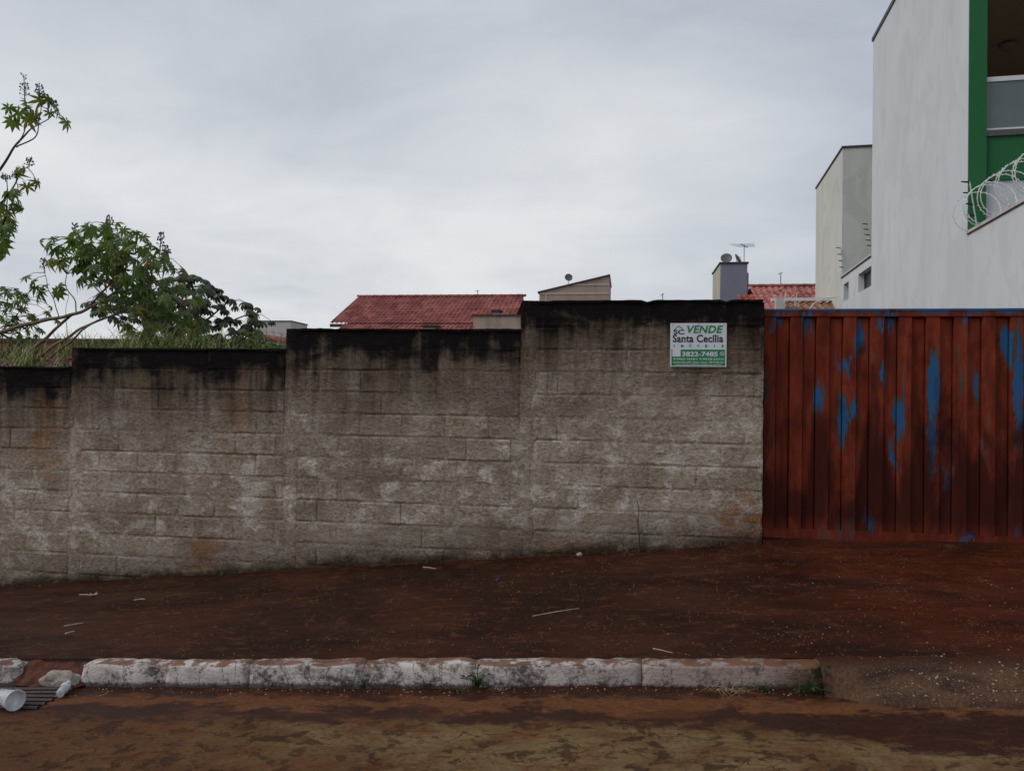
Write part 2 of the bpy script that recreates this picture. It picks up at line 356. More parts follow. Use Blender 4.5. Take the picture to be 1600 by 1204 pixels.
def ramp_material():
    ma, g = newmat('rough_apron_concrete'); p = g.pos(); x, y, z = g.sep(p); fl = g.mul(p, (1, 1, 0))
    n = g.noise(g.mul(fl, (1, 2, 0)), 3.5, 5, .65, .4); f = g.noise(fl, 60, 5, .75)
    c = g.mix(g.st(n, .35, .65), (.045, .025, .017), (.125, .066, .038))
    c = g.vm('SCALE', c, g.st(f, .3, .7, .5, 1.5, 'LINEAR'))
    st = g.m('MULTIPLY', g.st(g.voro(fl, 42), .16, .24, 1., 0.), g.st(g.voro(fl, 42, out='Color') and g.noise(fl, 9, 3, .6), .5, .6))
    c = g.mix(g.m('MULTIPLY', st, .6), c, (.23, .145, .09))
    c = g.mix(g.st(g.m('ADD', y, g.m('MULTIPLY', g.m('SUBTRACT', n, .5), .35)), -2.50, -2.40), c, g.vm('SCALE', g.mix(n, (.040, .014, .007), (.085, .030, .013)), g.st(f, .3, .7, .6, 1.4, 'LINEAR')))
    fin(g, c, .75, g.bump(g.m('ADD', f, st), .9, .015), spec=.12); M['ramp'] = ma
ramp_material()

def plaster(name, c, streak=(.30, .31, .31), amount=.6, sc_=1.):
    ma, g = newmat(name); p = g.pos()
    n = g.noise(g.mul(p, (1, 1, .7)), .7*sc_, 5, .6, .5); dr = g.noise(g.mul(p, (3.2, 3.2, .28)), 1.*sc_, 5, .6, .5)
    pt = g.noise(g.mul(p, (1, 1, .55)), 1.3*sc_, 3, .5, 1.2); f = g.noise(p, 40, 4, .7)
    cc = g.mix(g.st(n, .3, .7), sub(c, .95), sub(c, 1.03))
    cc = g.mix(g.m('MULTIPLY', g.m('MULTIPLY', g.st(dr, .46, .70), g.st(g.noise(p, .45*sc_, 3, .5, .6), .42, .62)), amount), cc, streak)
    cc = g.mix(g.m('MULTIPLY', g.st(pt, .535, .56), .5*amount), cc, sub(streak, .97))
    cc = g.mix(g.m('MULTIPLY', g.st(g.noise(g.mul(p, (9, 9, .5)), 1., 4, .6), .62, .72), .22*amount), cc, sub(streak, .7))
    fin(g, cc, .85, g.bump(f, .2, .01), spec=.25); M[name] = ma
plaster('white_plaster', (.64, .665, .675), (.50, .52, .51), .42)
plaster('cream_plaster', (.60, .61, .55), (.42, .435, .385), .5)
plaster('pale_front', (.56, .525, .49), (.45, .42, .39), .4)
plaster('beige_plaster', (.44, .325, .255), (.29, .215, .165), .5)
plaster('grey_plaster', (.235, .26, .31), (.18, .20, .24), .4)
plaster('ochre_plaster', (.50, .47, .38), (.36, .32, .24), .6)
plaster('tan_plaster', (.42, .34, .265), (.20, .17, .14), .7, 1.5)
plaster('green_paint', (.026, .15, .052), (.03, .13, .055), .4)
plaster('ceiling_paint', (.36, .27, .19), (.28, .21, .15), .3)
simple('coping_metal', (.07, .05, .055), .6, .2, 8, .1)
simple('dark_coping', (.05, .045, .042), .8, .3, 8, .2)
simple('white_metal', (.70, .70, .70), .35, .05, 4, 0)
simple('granite', (.085, .075, .07), .35, .5, 60, .05)
simple('dark_opening', (.012, .012, .013), .4, .1, 4, 0)
simple('lamp_glass', (.20, .17, .155), .25, .1, 4, 0)
simple('dish_mesh', (.13, .125, .125), .6, .2, 20, .1)
simple('metal_grey', (.22, .22, .225), .45, .2, 20, .05, metal=.6)
simple('galvanised', (.52, .53, .53), .35, .15, 30, 0, metal=.55)
simple('razor_steel', (.72, .74, .72), .45, .12, 30, 0)
simple('black_plastic', (.012, .012, .012), .5, .2, 10, 0)
simple('rust_bar', (.034, .017, .013), .6, .4, 30, .5, 60.)
simple('soil', (.085, .040, .022), .95, .5, 9, .8, 40.)
simple('red_soil', (.085, .024, .011), .95, .6, 22, 1., 60.)
simple('rubble', (.21, .085, .055), .9, .45, 4, .6, 30.)
simple('broken_concrete', (.30, .255, .215), .92, .35, 18, .9, 45.)
simple('far_ground', (.06, .05, .03), .95, .4, .3, 0)
simple('brick_red', (.26, .10, .062), .9, .35, 3, .5, 25.)
simple('stem_bark', (.165, .125, .072), .8, .35, 12, .4, 60.)
simple('dark_bark', (.06, .05, .036), .85, .3, 10, .4, 40.)
simple('seed_pod', (.10, .09, .07), .7, .4, 40, .3)
simple('dry_stalk', (.33, .25, .15), .85, .25, 20, .2)
simple('pale_twig', (.42, .33, .24), .8, .25, 20, .2)
simple('sign_white', (.70, .72, .75), .35, .04, 5, 0)
simple('sign_green', (.008, .215, .060), .35, .05, 5, 0)
simple('sign_black', (.010, .010, .018), .4, .05, 5, 0)
simple('blue_plastic', (.02, .04, .22), .35, .1, 5, 0)
simple('white_plastic', (.62, .63, .64), .3, .06, 20, .1)
simple('orange_print', (.42, .20, .04), .4, .1, 5, 0)
def pebble_material():
    ma, g = newmat('pebble_stone'); n = g.noise(g.pos(), 37, 3, .6)
    n2 = g.noise(g.mul(g.pos(), (1, 1, 1.3)), 23, 2, .5)
    c = g.mix(g.st(n, .3, .7), (.10, .055, .03), (.44, .33, .24)); c = g.mix(g.st(n2, .58, .66), c, (.34, .15, .05))
    fin(g, c, .7); M['pebble'] = ma
pebble_material()
def clear_material():
    ma, g = newmat('cloudy_plastic'); n = g.noise(g.objc(), 30, 3, .6)
    fin(g, (.74, .76, .78), .25); t = g.n('ShaderNodeBsdfTransparent'); mx = g.n('ShaderNodeMixShader')
    g.put(mx.inputs[0], g.st(n, .3, .7, .38, .62)); g.t.links.new(t.outputs[0], mx.inputs[1]); g.t.links.new(g.b.outputs[0], mx.inputs[2])
    g.t.links.new(mx.outputs[0], g.out.inputs[0]); M['clear'] = ma
clear_material()
def glass_material():
    ma, g = newmat('frosted_green_glass'); n = g.noise(g.mul(g.objc(), (1, 1, .6)), 2., 3, .5)
    fin(g, g.mix(n, (.085, .115, .115), (.14, .175, .17)), .12, spec=.6); M['glass'] = ma
glass_material()
def leaf_material(name, a, b, back, rough=.45, yellow=0.):
    ma, g = newmat(name); r = g.rand(); n = g.noise(g.objc(), 9, 3, .6)
    c = g.mix(r, a, b); c = g.mix(g.m('MULTIPLY', g.st(n, .3, .7), .35), c, sub(b, 1.3))
    if yellow: c = g.mix(g.m('GREATER_THAN', r, 1-yellow), c, (.22, .15, .02))
    fin(g, c, rough, spec=.4); t = g.n('ShaderNodeBsdfTranslucent'); g.put(t.inputs[0], back); mx = g.n('ShaderNodeMixShader'); mx.inputs[0].default_value = .28
    g.t.links.new(g.b.outputs[0], mx.inputs[1]); g.t.links.new(t.outputs[0], mx.inputs[2]); g.t.links.new(mx.outputs[0], g.out.inputs[0]); M[name] = ma
leaf_material('castor_leaf', (.040, .085, .022), (.135, .195, .042), (.20, .33, .04), .45, .10)
leaf_material('umbrella_leaf', (.030, .044, .022), (.090, .115, .055), (.06, .10, .03), .4)
leaf_material('shrub_leaf', (.032, .060, .024), (.075, .11, .045), (.08, .15, .03), .5)
leaf_material('weed_leaf', (.022, .048, .012), (.055, .095, .022), (.05, .1, .02), .6)
def grass_material():
    ma, g = newmat('rank_grass'); n = g.noise(g.pos(), 3.3, 4, .6); n2 = g.noise(g.mul(g.pos(), (9, 9, 2)), 1.6, 2, .5)
    c = g.mix(g.st(n, .35, .65), (.085, .15, .028), (.19, .24, .05)); c = g.mix(g.st(n2, .55, .65), c, (.36, .30, .12))
    fin(g, c, .6); M['grass'] = ma
grass_material()
def roof_material(name, a, b):
    ma, g = newmat(name); p = g.objc(); n = g.noise(p, 1.6, 5, .6); f = g.noise(p, 14, 4, .6)
    cell = g.sep(g.voro(g.mul(p, (4.6, 2.6, 2.6)), 1., out='Color'))[0]
    c = g.mix(g.st(n, .3, .7), a, b); c = g.mix(.45, c, g.vm('SCALE', c, g.m('MULTIPLY_ADD', cell, 1.3, .35)))
    c = g.vm('SCALE', c, g.st(f, .3, .7, .85, 1.12, 'LINEAR'))
    fin(g, c, .9, g.bump(f, .3, .01), spec=.08); M[name] = ma
roof_material('red_tile', (.21, .068, .058), (.33, .115, .098))
roof_material('red_tile_pale', (.30, .10, .085), (.45, .19, .165))
roof_material('orange_tile', (.26, .075, .045), (.36, .12, .075))
roof_material('brown_tile', (.22, .105, .06), (.40, .215, .125))

# ================================================================ setting
tag(link('ground', mesh('ground', [(-400, -300, -1.6), (400, -300, -1.6), (400, 700, -1.6), (-400, 700, -1.6)], [(0, 1, 2, 3)], M['far_ground'])), kind='structure')

GX0, GX1, GY0, GY1 = -4.35, -3.28, -2.86, -2.53          # storm drain opening
def road_z(x, y):
    z = .065*x
    if y > -4.6:
        z += .006*nz(x*1.1, y*2.2)+.0035*nz(x*3.5, y*6, 3)
        pile = max(0, 1-abs(x-.05)/1.05)**.7*max(0, 1-(-2.5-y)/.17)           # mud heaped against the kerb
        z += .035*pile*(.7+.6*nz(x*5, y*5, 1))
        z += .012*max(0, 1-abs(y+2.8)/.16)*(.5+nz(x*.9, 7.))*(x > -3.2)
    return z
xs = frange(-16, -5.4, 12)[:-1]+frange(-5.4, 4.2, 260)[:-1]+frange(4.2, 16, 12)
xs = sorted(set([round(v, 4) for v in xs]+[GX0, GX1]))
ys = sorted(set(frange(-11, -4.6, 6)+frange(-4.6, -2.5, 66)+[GY0, GY1]))
tag(grid('road', xs, ys, road_z, M['road'], skip=lambda x, y: GX0 < x < GX1 and GY0 < y < GY1), kind='structure')

def foot_z(x): return .25+.1*x if x < 1.15 else .365+.02*(x-1.15)
def walk_z(x, y):
    k = .065*x+.13; t = min(max((y+2.38)/2.38, 0), 1)
    return k+(foot_z(x)-k)*t+.004*nz(x*1.3, y*1.7)+.0015*nz(x*6, y*6)
xs = frange(-16, -7, 8)[:-1]+frange(-7, 5.2, 200)[:-1]+frange(5.2, 16, 8)
tag(grid('sidewalk', xs, frange(-2.385, 0, 46)+[.35], walk_z, M['walk']), kind='structure')

# broken rough-cast apron where cars cross the kerb
def ramp_z(x, y):
    lo = .065*x+.022; hi = .065*x+.134
    t = min(max((y+2.76)/.36, 0), 1); t = t*t*(3-2*t)*.6+t*.4
    e = min(max((x-1.03)/.30, 0), 1)
    out = .06*nz(x*2.3, 4.)
    z = lo+(hi-lo)*t+.008*nz(x*4, y*9)+.004*nz(x*17, y*17)
    drop = max(0, (-2.70+out)-y)/.05
    rim = 1-e if y < -2.52 else 0
    return max(z-.05*min(1, drop)-.10*rim*min(1, (-2.5-y)/.12), .065*x-.03) if y < -2.42 else z
tag(grid('driveway_ramp', frange(1.03, 6.2, 150), frange(-2.84, -2.36, 26), ramp_z, M['ramp']), kind='structure')

# kerb stones, limewashed, uneven
kerb = tag(empty('kerb', (0, -2.5, 0)), kind='structure')
def kerb_stone(x0, x1, seed, chip0=0., chip1=0.):
    rr = random.Random(seed); n = max(6, int((x1-x0)/.035)); v = []; f = []
    prof = [(0, -.10), (-.004, .0), (-.002, .05), (.001, .112), (.005, .127), (.018, .132), (.075, .133), (.122, .130), (.145, .112)]
    k = len(prof); tilt = rr.uniform(-.003, .003); lean = rr.uniform(-.005, .004)
    for i in range(n+1):
        x = x0+(x1-x0)*i/n; e = min(i, n-i)/n*(x1-x0)
        rd = .006*max(0, 1-e/.012)**2
        cut = chip0*max(0, 1-(x-x0)/.12)+chip1*max(0, 1-(x1-x)/.12)
        for j, (yy, zz) in enumerate(prof):
            zf = zz-(cut*(.4+.6*nz(x*9, j*.6, seed)) if 1 < j < 8 else 0)*zz/.13
            q = nz(x*4, zz*11, 3.)*.018+nz(x*14, zz*22, seed)*.008+nz(x*37, zz*50, seed)*.004
            xx = x+(cut*.8*(zz/.13)*(1 if x < (x0+x1)/2 else -1))
            v.append((xx, yy+lean*zz/.13+(rd if yy < .06 else -rd*.4)+(q if j < 5 else 0)+(.03*cut/.05 if 0 < j < 4 else 0), zf-(rd*.7 if zz > .08 else 0)+tilt*(x-x0)+.065*x+(q*.5 if zz > .05 else 0)))
    for i in range(n):
        for j in range(k-1): f.append((i*k+j, (i+1)*k+j, (i+1)*k+j+1, i*k+j+1))
    f.append(tuple(range(k))); f.append(tuple(n*k+j for j in range(k))[::-1])
    v = [(a, b, c) for a, b, c in v]
    return link('kerb_stone', mesh('kerb_stone', v, f, M['kerb'], True), kerb)
for i, (a, b, c0, c1) in enumerate(((-6.2, -5.3, 0, 0), (-5.28, -4.36, 0, 0), (-4.34, -3.69, 0, .045), (-3.27, -2.728, .01, .05), (-2.722, -2.186, .03, .01), (-2.181, -1.472, .012, .02),
                                    (-1.467, -.822, .03, .01), (-.817, .096, 0, 0), (.10, 1.10, 0, .06), (-7.2, -6.22, 0, 0))):
    kerb_stone(a, b, i*7+3, c0, c1)

v_ = []
for x in frange(-3.25, 1.06, 120): v_ += [(x, -2.487+.006*nz(x*9, 0), .065*x-.05), (x, -2.482+.006*nz(x*9, 3), .065*x+.10), (x, -2.46, .065*x+.122+.004*nz(x*9, 1)), (x, -2.38, .065*x+.124)]
link('joint_mortar', mesh('joint_mortar', v_, [(4*i+j, 4*i+4+j, 4*i+5+j, 4*i+1+j) for i in range(120) for j in range(3)], M['kerb']), kerb, -Vector(kerb.location))
# red earth exposed where the kerb has broken away, with a slumped chunk
def gap_z(x, y): return .065*x+.02+.095*min(max((y+2.50)/.13, 0), 1)**.7+.02*nz(x*9, y*12)+.012*nz(x*24, y*30)
tag(grid('exposed_soil', frange(-3.72, -3.24, 30), frange(-2.53, -2.372, 12), gap_z, M['red_soil']), kind='structure')

def rock(name, c, size, seed, mat, parent=None, sub_=2):
    import bmesh
    bm = bmesh.new(); bmesh.ops.create_icosphere(bm, subdivisions=sub_, radius=1)
    for vv in bm.verts:
        k = 1+.28*mn.noise(vv.co*1.3+Vector((seed, 0, 0)))+.12*mn.noise(vv.co*3.5+Vector((0, seed, 0)))
        vv.co = Vector((vv.co.x*size[0], vv.co.y*size[1], vv.co.z*size[2]))*k
    me = bpy.data.meshes.new(name); bm.to_mesh(me); bm.free(); me.materials.append(mat)
    return link(name, me, parent, c)
tag(rock('concrete_chunk', (-3.40, -2.50, -.185), (.125, .045, .062), 5, M['broken_concrete'], sub_=3), 'pale broken chunk of kerb lying in the red earth gap above the drain', 'rubble')

# ================================================================ block wall
wall = empty('concrete_block_wall', (-2.5, .07, 0))
tag(wall, 'long stepped concrete block wall with rough grey render and black mould along its top', 'wall')
WO = Vector((-2.5, .07, 0))
BAYS = [(-7.6, -5.352, 1.808), (-5.225, -3.146, 1.995), (-3.015, -.936, 2.183), (-.80, 1.135, 2.435)]
blk_cache = {}
def block_mesh(wd, ht, var):
    key = (round(wd, 2), round(ht, 2), var)
    if key in blk_cache: return blk_cache[key]
    rr = random.Random(hash(key) & 0xffff); wd, ht = key[0]-.009, key[1]-.009; e = .014
    cx = [0, e, wd*rr.uniform(.4, .6), wd-e, wd]; cz = [0, e, ht-e, ht]; v = []; f = []
    for j, zz in enumerate(cz):
        for i, xx in enumerate(cx):
            rim = i in (0, 4) or j in (0, 3)
            v.append((xx+(rr.uniform(-.003, .003) if not rim else 0), (.007 if j in (0, 3) else .0035) if rim else rr.uniform(-.0025, .002), zz+rr.uniform(-.0015, .0015)))
    for j in range(3):
        for i in range(4): f.append((j*5+i, j*5+i+1, (j+1)*5+i+1, (j+1)*5+i))
    k = len(v); v += [(0, .14, 0), (wd, .14, 0), (wd, .14, ht), (0, .14, ht)]
    f += [(4, 3, 2, 1, 0, k, k+1), (19, 14, 9, 4, k+1, k+2), (15, 16, 17, 18, 19, k+2, k+3), (0, 5, 10, 15, k+3, k), (k, k+3, k+2, k+1)]
    me = mesh('block', v, f, M['wall']); blk_cache[key] = me; return me
for bi, (x0, x1, tp) in enumerate(BAYS):
    zb = math.floor((foot_z(x0)-.05)/.2)*.2; row = 0
    while zb < tp-.21:
        zt = min(zb+.2, tp-.19)
        if zt-zb > .03 and zt > foot_z(x1)-.02 or zt > foot_z(x0):
            off = (0 if round(zb/.2) % 2 else .2); x = x0
            first = True
            while x < x1-.02:
                wdt = .4-off if first and off else .4
                first = False; xe = min(x+wdt, x1)
                if x1-xe < .06: xe = x1
                if zt > foot_z((x+xe)/2)-.01:
                    o = link('block', block_mesh(xe-x, zt-zb, rnd.randrange(4)), wall, Vector((x+.0045, rnd.gauss(0, .0016), zb+.0045))-WO)
                x = xe
        zb += .2
    # mortar and render smeared over the joints
    nx = int((x1-x0)/.02); nzz = int((tp-.05-(foot_z(x0)-.2))/.014); zl = foot_z(x0)-.2; v = []; f = []
    for j in range(nzz+1):
        for i in range(nx+1):
            xx = x0-.035+(x1+(.035 if bi < 3 else 0)-x0+.035)*i/nx; zz = zl+(tp-.05-zl)*j/nzz
            d = .0012+.011*nz(xx*1.9, zz*2.6, 3.1)+.006*nz(xx*7, zz*9, 8.)+.0025*nz(xx*31, zz*31)
            if abs(zz/.2-round(zz/.2))*.2 < .0135: d += .0035+.002*nz(xx*2.3, zz*3, 5.)
            d = min(d, .0095)
            v.append((xx, d, zz))
    for j in range(nzz):
        for i in range(nx): f.append((j*(nx+1)+i, j*(nx+1)+i+1, (j+1)*(nx+1)+i+1, (j+1)*(nx+1)+i))
    link('mortar', mesh('mortar', v, f, M['wall'], True), wall, -WO)
    # cast beam along the top of the bay
    n = int((x1-x0)/.05); v = []; f = []; prof = [(.004, -.19), (-.003, -.15), (-.004, -.05), (-.004, -.026), (-.017, -.022), (-.018, -.005), (-.010, 0), (.155, 0), (.16, -.02), (.145, -.03), (.145, -.19)]; k = len(prof)
    for i in range(n+1):
        xx = x0+(x1-x0)*i/n
        for j, (yy, zz) in enumerate(prof):
            q = .006*nz(xx*3, j*.7, bi)+.005*nz(xx*13, j*1.3, bi)-.010*max(0, nz(xx*9, 3., bi)-.32)*3
            v.append((xx, yy+q*(j < 7), tp+zz+(q*1.4 if zz > -.03 else 0)))
    for i in range(n):
        for j in range(k-1): f.append((i*k+j, (i+1)*k+j, (i+1)*k+j+1, i*k+j+1))
    f.append(tuple(range(k))); f.append(tuple(n*k+j for j in range(k))[::-1])
    link('coping_beam', mesh('coping_beam', v, f, M['wall']), wall, -WO)
for bi, (xa, xb, tp) in enumerate(((-5.352, -5.225, 1.995), (-3.146, -3.015, 2.183), (-.936, -.80, 2.435))):
    zl = foot_z(xa)-.15; nzr = int((tp-zl)/.03); v = []; f = []; cxs = [(xa, .145), (xa, .006), (xa+.008, .003), (xa+.045, -.002), (xb-.045, -.002), (xb-.008, .003), (xb, .006)]; k = len(cxs)
    for j in range(nzr+1):
        zz = zl+(tp-zl)*j/nzr
        for i, (xx, yy) in enumerate(cxs):
            q = .0035*nz(xx*20, zz*6, bi)+.002*nz(xx*40, zz*25, bi)
            v.append((xx+(q*1.5 if i < 3 else 0), yy+(q if i else 0), zz+(q if j == nzr else 0)))
    for j in range(nzr):
        for i in range(k-1): f.append((j*k+i, j*k+i+1, (j+1)*k+i+1, (j+1)*k+i))
    t = len(v); v.append((xb, .145, tp)); f.append(tuple(nzr*k+i for i in range(k))+(t,))
    link('column', mesh('column', v, f, M['wall']), wall, -WO)
# square end post of the wall at the gate
b = MB(); v = []; nzr = 80
for j in range(nzr+1):
    zz = .2+(2.41-.2)*j/nzr; q = .004*nz(3., zz*8)+.003*nz(9., zz*30)
    for xx, yy in ((1.132, .004), (1.146+q, .004-q), (1.150+q, .02), (1.150+q, .142), (1.132, .142)): v.append((xx, yy, zz))
f = [(j*5+i, j*5+i+1, (j+1)*5+i+1, (j+1)*5+i) for j in range(nzr) for i in range(4)]+[tuple(nzr*5+i for i in range(5))]
link('end_face', mesh('end_face', v, f, M['wall']), wall, -WO)

# ================================================================ for-sale sign
SX, SZ, SW, SH = .366, 1.859, .472, .374
sign = empty('for_sale_sign', (SX, -.012, SZ)); sign.rotation_euler = (0, R(-.15), 0)
tag(sign, 'white and green property for-sale sign fixed high on the block wall beside the gate', 'sign')
b = MB(); b.box(0, SW, -.004, 0, 0, SH); b.build('panel', M['sign_white'], sign)
def sx(u): return u*SW
def szz(vv): return SH*(1-vv)
gp = MB(); gp.box(sx(.025), sx(.975), -.0052, -.0042, szz(.978), szz(.605)); gp.build('green_panel', M['sign_green'], sign)
qp = MB(); qp.box(sx(.042), sx(.188), -.0062, -.0054, szz(.768), szz(.598)); qp.build('blank_patch', M['sign_white'], sign)
def text(s, u0, u1, v0, v1, mat, bold=0., shear=0., y=-.0066, spacing=1., name='lettering'):
    cu = bpy.data.curves.new('lettering', 'FONT'); cu.body = s; cu.shear = shear; cu.offset = bold; cu.space_character = spacing; cu.resolution_u = 3
    ob = bpy.data.objects.new('tmp', cu); col.objects.link(ob); bpy.context.view_layer.update()
    me = bpy.data.meshes.new_from_object(ob.evaluated_get(bpy.context.evaluated_depsgraph_get()))
    bpy.data.objects.remove(ob); bpy.data.curves.remove(cu)
    x = [q.co.x for q in me.vertices]; z = [q.co.y for q in me.vertices]; xa, xb, za, zb = min(x), max(x), min(z), max(z)
    for q in me.vertices:
        q.co = (sx(u0)+(q.co.x-xa)/(xb-xa)*(sx(u1)-sx(u0)), y, szz(v1)+(q.co.y-za)/(zb-za)*(szz(v0)-szz(v1)))
    me.materials.clear(); me.materials.append(mat); return link(name, me, sign)
text('VENDE', .30, .937, .055, .232, M['sign_green'], .032, .22, -.0054, 1.06)
text('SC', .057, .25, .148, .258, M['sign_black'], .03, 0, -.0054)
text('Santa Cecília', .045, .942, .262, .442, M['sign_black'], .028, 0, -.0054, 1.04)
for i, ch in enumerate('IMÓVEIS'):
    u = .052+i*.143; wch = .012 if ch == 'I' else .042
    text(ch, u+.02-wch/2, u+.02+wch/2, .495 if ch != 'Ó' else .465, .553, M['sign_black'], .02, 0, -.0054)
text('3822-7485', .215, .845, .655, .765, M['sign_white'], .03, 0, -.0066, 1.05)
text('9.9962-1618', .062, .44, .802, .845, M['sign_white'], .02); text('9.9918-3331', .525, .912, .802, .845, M['sign_white'], .02)
text('Rua Raul Soares 40 - Centro - Lavras - CEP 37.200-140', .06, .945, .876, .918, M['sign_white'], .012)
text('www.santaceciliaimoveislavras.com.br', .08, .92, .936, .972, M['sign_white'], .012)
b = MB()                                                     # little roof over the initials
for (u0_, v0_), (u1_, v1_) in (((.078, .142), (.15, .062)), ((.15, .062), (.225, .136))):
    d = Vector((sx(u1_)-sx(u0_), 0, szz(v1_)-szz(v0_))).normalized(); n_ = Vector((-d.z, 0, d.x))*.0032
    p0, p1 = Vector((sx(u0_), -.0054, szz(v0_)))-d*.002, Vector((sx(u1_), -.0054, szz(v1_)))+d*.002
    b.add([p0-n_, p1-n_, p1+n_, p0+n_], [(0, 1, 2, 3)])
b.build('roof_emblem', M['sign_green'], sign)
def ring(cu, cv, r, y=-.0066):
    b = MB(); n = 20
    for j in range(n):
        for rr in (r, r*.74):
            t = 2*math.pi*j/n; b.v.append((sx(cu)+rr*math.cos(t), y, szz(cv)+rr*math.sin(t)))
    b.f = [(2*j, 2*((j+1) % n), 2*((j+1) % n)+1, 2*j+1) for j in range(n)]
    pts = [(-.35, .4), (-.1, -.1), (.4, -.35)]
    for (a0, a1), (c0, c1) in zip(pts, pts[1:]):
        d = Vector((c0-a0, 0, c1-a1)).normalized(); n_ = Vector((-d.z, 0, d.x))*.13*r
        p0 = Vector((sx(cu)+a0*r, y, szz(cv)+a1*r)); p1 = Vector((sx(cu)+c0*r, y, szz(cv)+c1*r)); b.add([p0-n_, p1-n_, p1+n_, p0+n_], [(0, 1, 2, 3)])
    b.build('phone_icon', M['sign_white'], sign)
ring(.925, .70, .0165); ring(.47, .825, .008); ring(.942, .825, .008)
for u, vv in ((.045, .04), (.955, .03), (.5, .02)):
    b = MB(); b.lathe([(.0045, 0), (.0045, .003), (.002, .005)], 8, True, True); b.build('nail', M['metal_grey'], sign, (sx(u), -.004, szz(vv)), (R(90), 0, 0))
# ================================================================ gate
GATE0, GATE1 = 1.166, 5.02
gate = empty('metal_gate', ((GATE0+GATE1)/2, .12, .42)); GO = Vector(gate.location)
tag(gate, 'tall rust-red folded sheet-metal gate with worn blue paint patches', 'gate')
def gpart(name, mb): return link(name, mesh(name, mb.v, mb.f, M['gate']), gate, -GO)
b = MB()
n = 60
prof = [(.118, 2.300), (.112, 2.304), (.112, 2.345), (.108, 2.349), (.108, 2.364), (.113, 2.369), (.175, 2.369), (.178, 2.300)]
for i in range(n+1):
    xx = GATE0+(GATE1-GATE0)*i/n
    b.v += [(xx, yy+.0015*nz(xx*4, 0), zz+.0022*nz(xx*3, 5.)) for yy, zz in prof]
k = len(prof); b.f = [(i*k+j, (i+1)*k+j, (i+1)*k+(j+1) % k, i*k+(j+1) % k) for i in range(n) for j in range(k)]+[tuple(range(k)), tuple(n*k+j for j in range(k))[::-1]]
gpart('top_rail', b)
b = MB(); b.box(GATE0, GATE1, .112, .175, .425, .485); b.box(GATE0, GATE1, .100, .135, .408, .424); gpart('bottom_rail', b)
pw = .1085; x = GATE0; i = 0
while x < GATE1-.05:
    xe = min(x+pw*rnd.uniform(.96, 1.04), GATE1); up_ = i % 2 == 0; b = MB(); nrow = 9
    z0, z1 = .486, (2.299 if up_ else 2.284)
    yy = .121 if up_ else .150
    for j in range(nrow+1):
        zz = z0+(z1-z0)*j/nrow
        dv = .0028*nz(x*3, zz*2.2, 2)
        pr = [(x+.001, yy+.05), (x+.002, yy+.004), (x+.005, yy), (xe-.005, yy), (xe-.002, yy+.004), (xe-.001, yy+.05)] if up_ else [(x+.005, yy+.014), (x+.007, yy), (x+(xe-x)*.5, yy+.0015), (xe-.007, yy), (xe-.005, yy+.014)]
        b.v += [(a+.0012*nz(x*7, zz*3), c+dv, zz) for a, c in pr]
    k = len(pr); b.f = [(j*k+q, j*k+q+1, (j+1)*k+q+1, (j+1)*k+q) for j in range(nrow) for q in range(k-1)]
    gpart('panel_strip', b); x = xe; i += 1
b = MB(); b.box(GATE0, GATE1, .195, .20, .43, 2.36); gpart('backing_sheet', b)
b = MB(); b.box(1.120, 1.20, .201, .26, .36, 2.36); gpart('hinge_stile', b)
# sill the gate runs on
b = MB(); n = 70; prof = [(.02, -.05), (.035, .025), (.09, .034), (.19, .034), (.2, -.05)]
for q in range(n+1):
    xx = 1.16+(5.4-1.16)*q/n; b.v += [(xx, yy+.006*nz(xx*4, yy*30), foot_z(xx)+zz+.005*nz(xx*5, yy*9, 1)) for yy, zz in prof]
k = len(prof); b.f = [(q*k+j, (q+1)*k+j, (q+1)*k+j+1, q*k+j+1) for q in range(n) for j in range(k-1)]
tag(link('gate_sill', mesh('gate_sill', b.v, b.f, M['walk'])), kind='structure')

# ================================================================ neighbour's buildings (share one lot line)
LOT = (5.1, 0, 0); LRZ = R(-3.907)
def bx(parent, name, mat, *dims):
    b = MB()
    for d in (dims if isinstance(dims[0], tuple) else (dims,)): b.box(*d)
    return b.build(name, mat, parent)
bw = tag(empty('boundary_wall', LOT, LRZ), 'low white boundary wall with sloping-looking coping running back behind the gate under razor wire', 'wall')
bw['label'] = 'white plastered boundary wall behind the gate, carrying the big razor wire coil'
bx(bw, 'wall_face', M['white_plaster'], .0005, .18, .22, 6.984, -1.2, 4.355)
bx(bw, 'coping', M['pale_front'], -.028, .21, .2, 6.955, 4.368, 4.415); bx(bw, 'dark_underline', M['dark_coping'], -.020, .20, .205, 6.955, 4.355, 4.368)  # pale coping slab with a thin dark strip along its underside

wb = tag(empty('balcony_building', LOT, LRZ), 'tall stained white building with green balcony pier at the right edge', 'building')
bx(wb, 'side_wall', M['white_plaster'], 0, .2, 6.985, 13.6, -1.3, 10.60)
bx(wb, 'rear_wall', M['white_plaster'], .2, 7., 13.4, 13.6, -1.3, 10.60)
bx(wb, 'coping', M['coping_metal'], -.03, .24, 6.95, 13.63, 10.60, 10.69)
bx(wb, 'green_pier', M['green_paint'], .003, .27, 6.955, 7.22, 4.0, 10.60)
bx(wb, 'balcony_parapet', M['green_paint'], .27, 7., 7.02, 7.2, 5.26, 5.99)
bx(wb, 'lower_wall', M['grey_wall'] if 'grey_wall' in M else M['white_plaster'], .27, 7., 7.05, 7.2, -1.3, 5.255)
bx(wb, 'balcony_sill', M['granite'], .272, 7., 6.985, 7.26, 5.992, 6.09)
bx(wb, 'balcony_ceiling', M['ceiling_paint'], .2, 7., 6.99, 12.2, 8.75, 8.9)
bx(wb, 'front_lintel', M['green_paint'], .27, 7., 6.97, 7.15, 8.91, 10.6)
